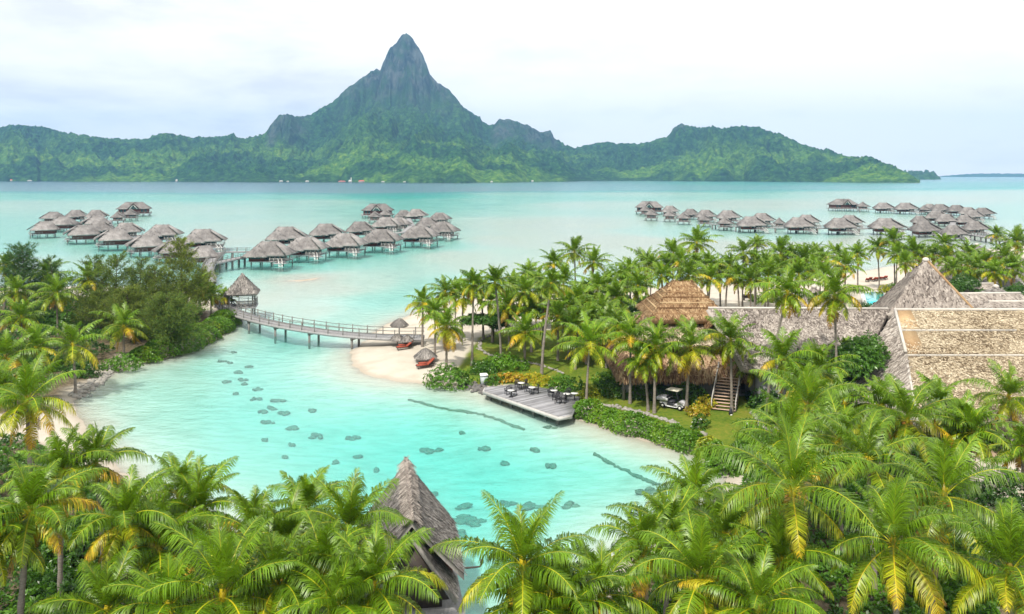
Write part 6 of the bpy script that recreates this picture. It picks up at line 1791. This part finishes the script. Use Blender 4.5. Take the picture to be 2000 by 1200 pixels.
# ------------------------------------------------------------------ dark underwater wall line and coral heads
def wall_line(label, pts, seed):
    rg = np.random.default_rng(seed); q = np.array([P(x, y, -0.25) for x, y in pts]); mb = MB()
    lin = np.concatenate([a + (b - a) * np.linspace(0, 1, 8)[:-1, None] for a, b in zip(q[:-1], q[1:])] + [q[-1:]]); lin = lin + rg.normal(0, 0.06, lin.shape)
    lin[:, 2] = [max(gz(c[0], c[1]) + 0.06, -0.8) for c in lin]
    mb.tube(lin, rg.uniform(0.10, 0.2, len(lin)), 6)
    for a, b in zip(q[:-1], q[1:]):
        n = max(2, int(np.linalg.norm(b - a) / 1.3))
        for i in range(n):
            c = a + (b - a) * (i + rg.random()) / n
            r = rg.uniform(0.12, 0.26)
            zb = gz(c[0], c[1])
            mb.ell((c[0] + rg.normal(0, 0.08), c[1] + rg.normal(0, 0.08), max(zb + 0.05, -0.9)), (r * 1.2, r * 0.7, r * 0.6), 7, 5, 0.4, int(rg.integers(999)))
    ob = mb.build('sunken_stone_wall', CORALM); tag(ob, label, 'sunken wall')


wall_line('dark sunken stone line left of and before the timber deck', [(798, 776), (835, 785), (880, 795), (930, 802), (975, 815), (1025, 832)], 51)
wall_line('dark sunken stone line before the long lagoon hedge', [(1162, 880), (1185, 892), (1215, 906), (1250, 922), (1290, 938)], 52)
CO = [(416, 649), (438, 655), (422, 668), (455, 686), (436, 702), (450, 704), (489, 709), (467, 719), (439, 738), (475, 733), (476, 741), (503, 751), (462, 759), (498, 768), (546, 772), (532, 786), (514, 792), (559, 795), (605, 792), (524, 809), (571, 820), (619, 834), (515, 844), (572, 851),
      (558, 875), (655, 880), (687, 835), (698, 867), (735, 890), (830, 856), (848, 857), (945, 858), (903, 833), (986, 886), (1080, 896), (1043, 868), (1075, 835), (614, 938), (655, 945), (737, 952), (846, 935), (900, 958), (902, 985), (925, 990), (900, 1015), (990, 955), (1040, 962), (1108, 970), (1160, 830), (1190, 862), (1265, 955)]
ro = ['upper', 'middle', 'lower']
for k, (px, py) in enumerate(sorted(CO)):
    p = P(px, py, -0.4); s_ = F / p[1]; rg = np.random.default_rng(k + 7000)
    zb = gz(p[0], p[1])
    zb = min(zb, -0.5)
    big = (0.95 if py > 930 else 0.72) * rg.uniform(0.55, 1.35)
    mb = MB()
    for j in range(int(rg.integers(4, 8))):
        a = rg.uniform(0, 6.28); d_ = rg.uniform(0, 0.55) * big; r = rg.uniform(0.18, 0.42) * big
        zt = min(zb + rg.uniform(0.15, 0.35), -0.3)
        mb.ell((d_ * 1.6 * math.cos(a), d_ * math.sin(a), (zt - zb) * 0.4), (r * 1.3, r, max(0.12, (zt - zb) * 0.6)), 8, 5, 0.5, int(rg.integers(999)))
    ob = mb.build('coral_head', CORALM, None, None, True); ob.location = (p[0], p[1], zb)
    where = 'near the footbridge' if py < 690 else ('in mid lagoon' if py < 800 else ('off the timber deck' if px > 800 and py < 910 else ('behind the steep hut' if py > 925 else 'over the pale sand')))
    ob['w'] = where; tag(ob, 'x', 'coral', 'coral heads in the lagoon')
byw = {}
for ob in [x for x in C.objects if x.name.startswith('coral_head')]: byw.setdefault(ob['w'], []).append(ob)
for w_, L_ in byw.items():
    L_.sort(key=lambda x: x.location.x / x.location.y)
    for i, ob in enumerate(L_): ob['label'] = f"dark sunken coral head, {ORD[i]} from left of those {w_}"; del ob['w']


# ------------------------------------------------------------------ far shore village
def house(px, by, wpx, hpx, roofc, label, name='shore_house', tower=False, d=None):
    d = d or float(np.interp(px, SHORE[:, 0], SHORE[:, 1])) - 40
    k = d / F; w_ = wpx * k * 0.8; h_ = hpx * k * 0.75
    p = np.array([(px - 1000) * k, d, 0.5])
    t_ = thing(name, label, 'house', p, 0)
    b_ = MB(); b_.box((0, 0, h_ * 0.3), (w_ * 0.9, w_ * 0.5, h_ * 0.6)); b_.build('wall', HWALL, t_)
    r = MB(); hip(r, 0, 0, w_ / 2, w_ * 0.3, h_ * 0.6, h_, w_ * 0.3, thick=0.3); r.build('roof', roofc, t_)
    if tower:
        q = MB(); q.box((w_ * 0.25, 0, h_ * 1.0), (w_ * 0.12, w_ * 0.12, h_ * 2.0)); q.build('tower', WHITEP, t_)


HWALL = plain('cream_house_wall', (0.40, 0.37, 0.30), 0.8, 0.1); REDR = plain('red_tin_roof', (0.50, 0.09, 0.06), 0.5, 0.1); WHR = plain('pale_tin_roof', (0.42, 0.42, 0.42), 0.5, 0.1)
for a in [(668, 0, 18, 3.5, REDR, 'long red-roofed building on the far shore under the peak'), (706, 0, 15, 5, REDR, 'red-roofed building right of the small tower on the far shore'), (684, 0, 9, 6, WHR, 'cream house with little tower in the far shore village'),
          (549, 0, 9, 4, WHR, 'pale house on the far shore left of the village'), (562, 0, 6, 3, WHR, 'tiny white house beside the pale one on the far shore'), (600, 0, 9, 4, WHR, 'white-roofed house in the trees left of the red roofs'), (748, 0, 8, 3, WHR, 'white shed at the waterline right of the red roofs'),
          (790, 0, 7, 2.5, WHR, 'low white shed on the shore below the spire'), (58, 0, 10, 3, WHR, 'long white building on the far left shore'), (22, 0, 5, 5, REDR, 'small red-roofed house at the far left shore'), (345, 0, 5, 6, WHR, 'white house among trees on the left far shore'),
          (960, 0, 6, 4, WHR, 'white house at the foot of the light green spur'), (1040, 0, 6, 4, WHR, 'white house on the shore below the sandy beach spur'), (1415, 0, 7, 3.5, WHR, 'white house on the right hill shore'), (1345, 0, 5, 3, WHR, 'tiny white house left on the right hill shore')]:
    house(*a, tower=a[0] == 684)
labs = {}
for ob in bpy.data.objects:
    if 'label' in ob.keys() and ob.parent is None:
        L_ = ob['label']; n_ = len(L_.split())
        if n_ < 4 or n_ > 16 or L_ == 'x': print('BAD LABEL', ob.name, L_)
        if L_ in labs: print('DUP LABEL', ob.name, labs[L_], L_)
        labs[L_] = ob.name
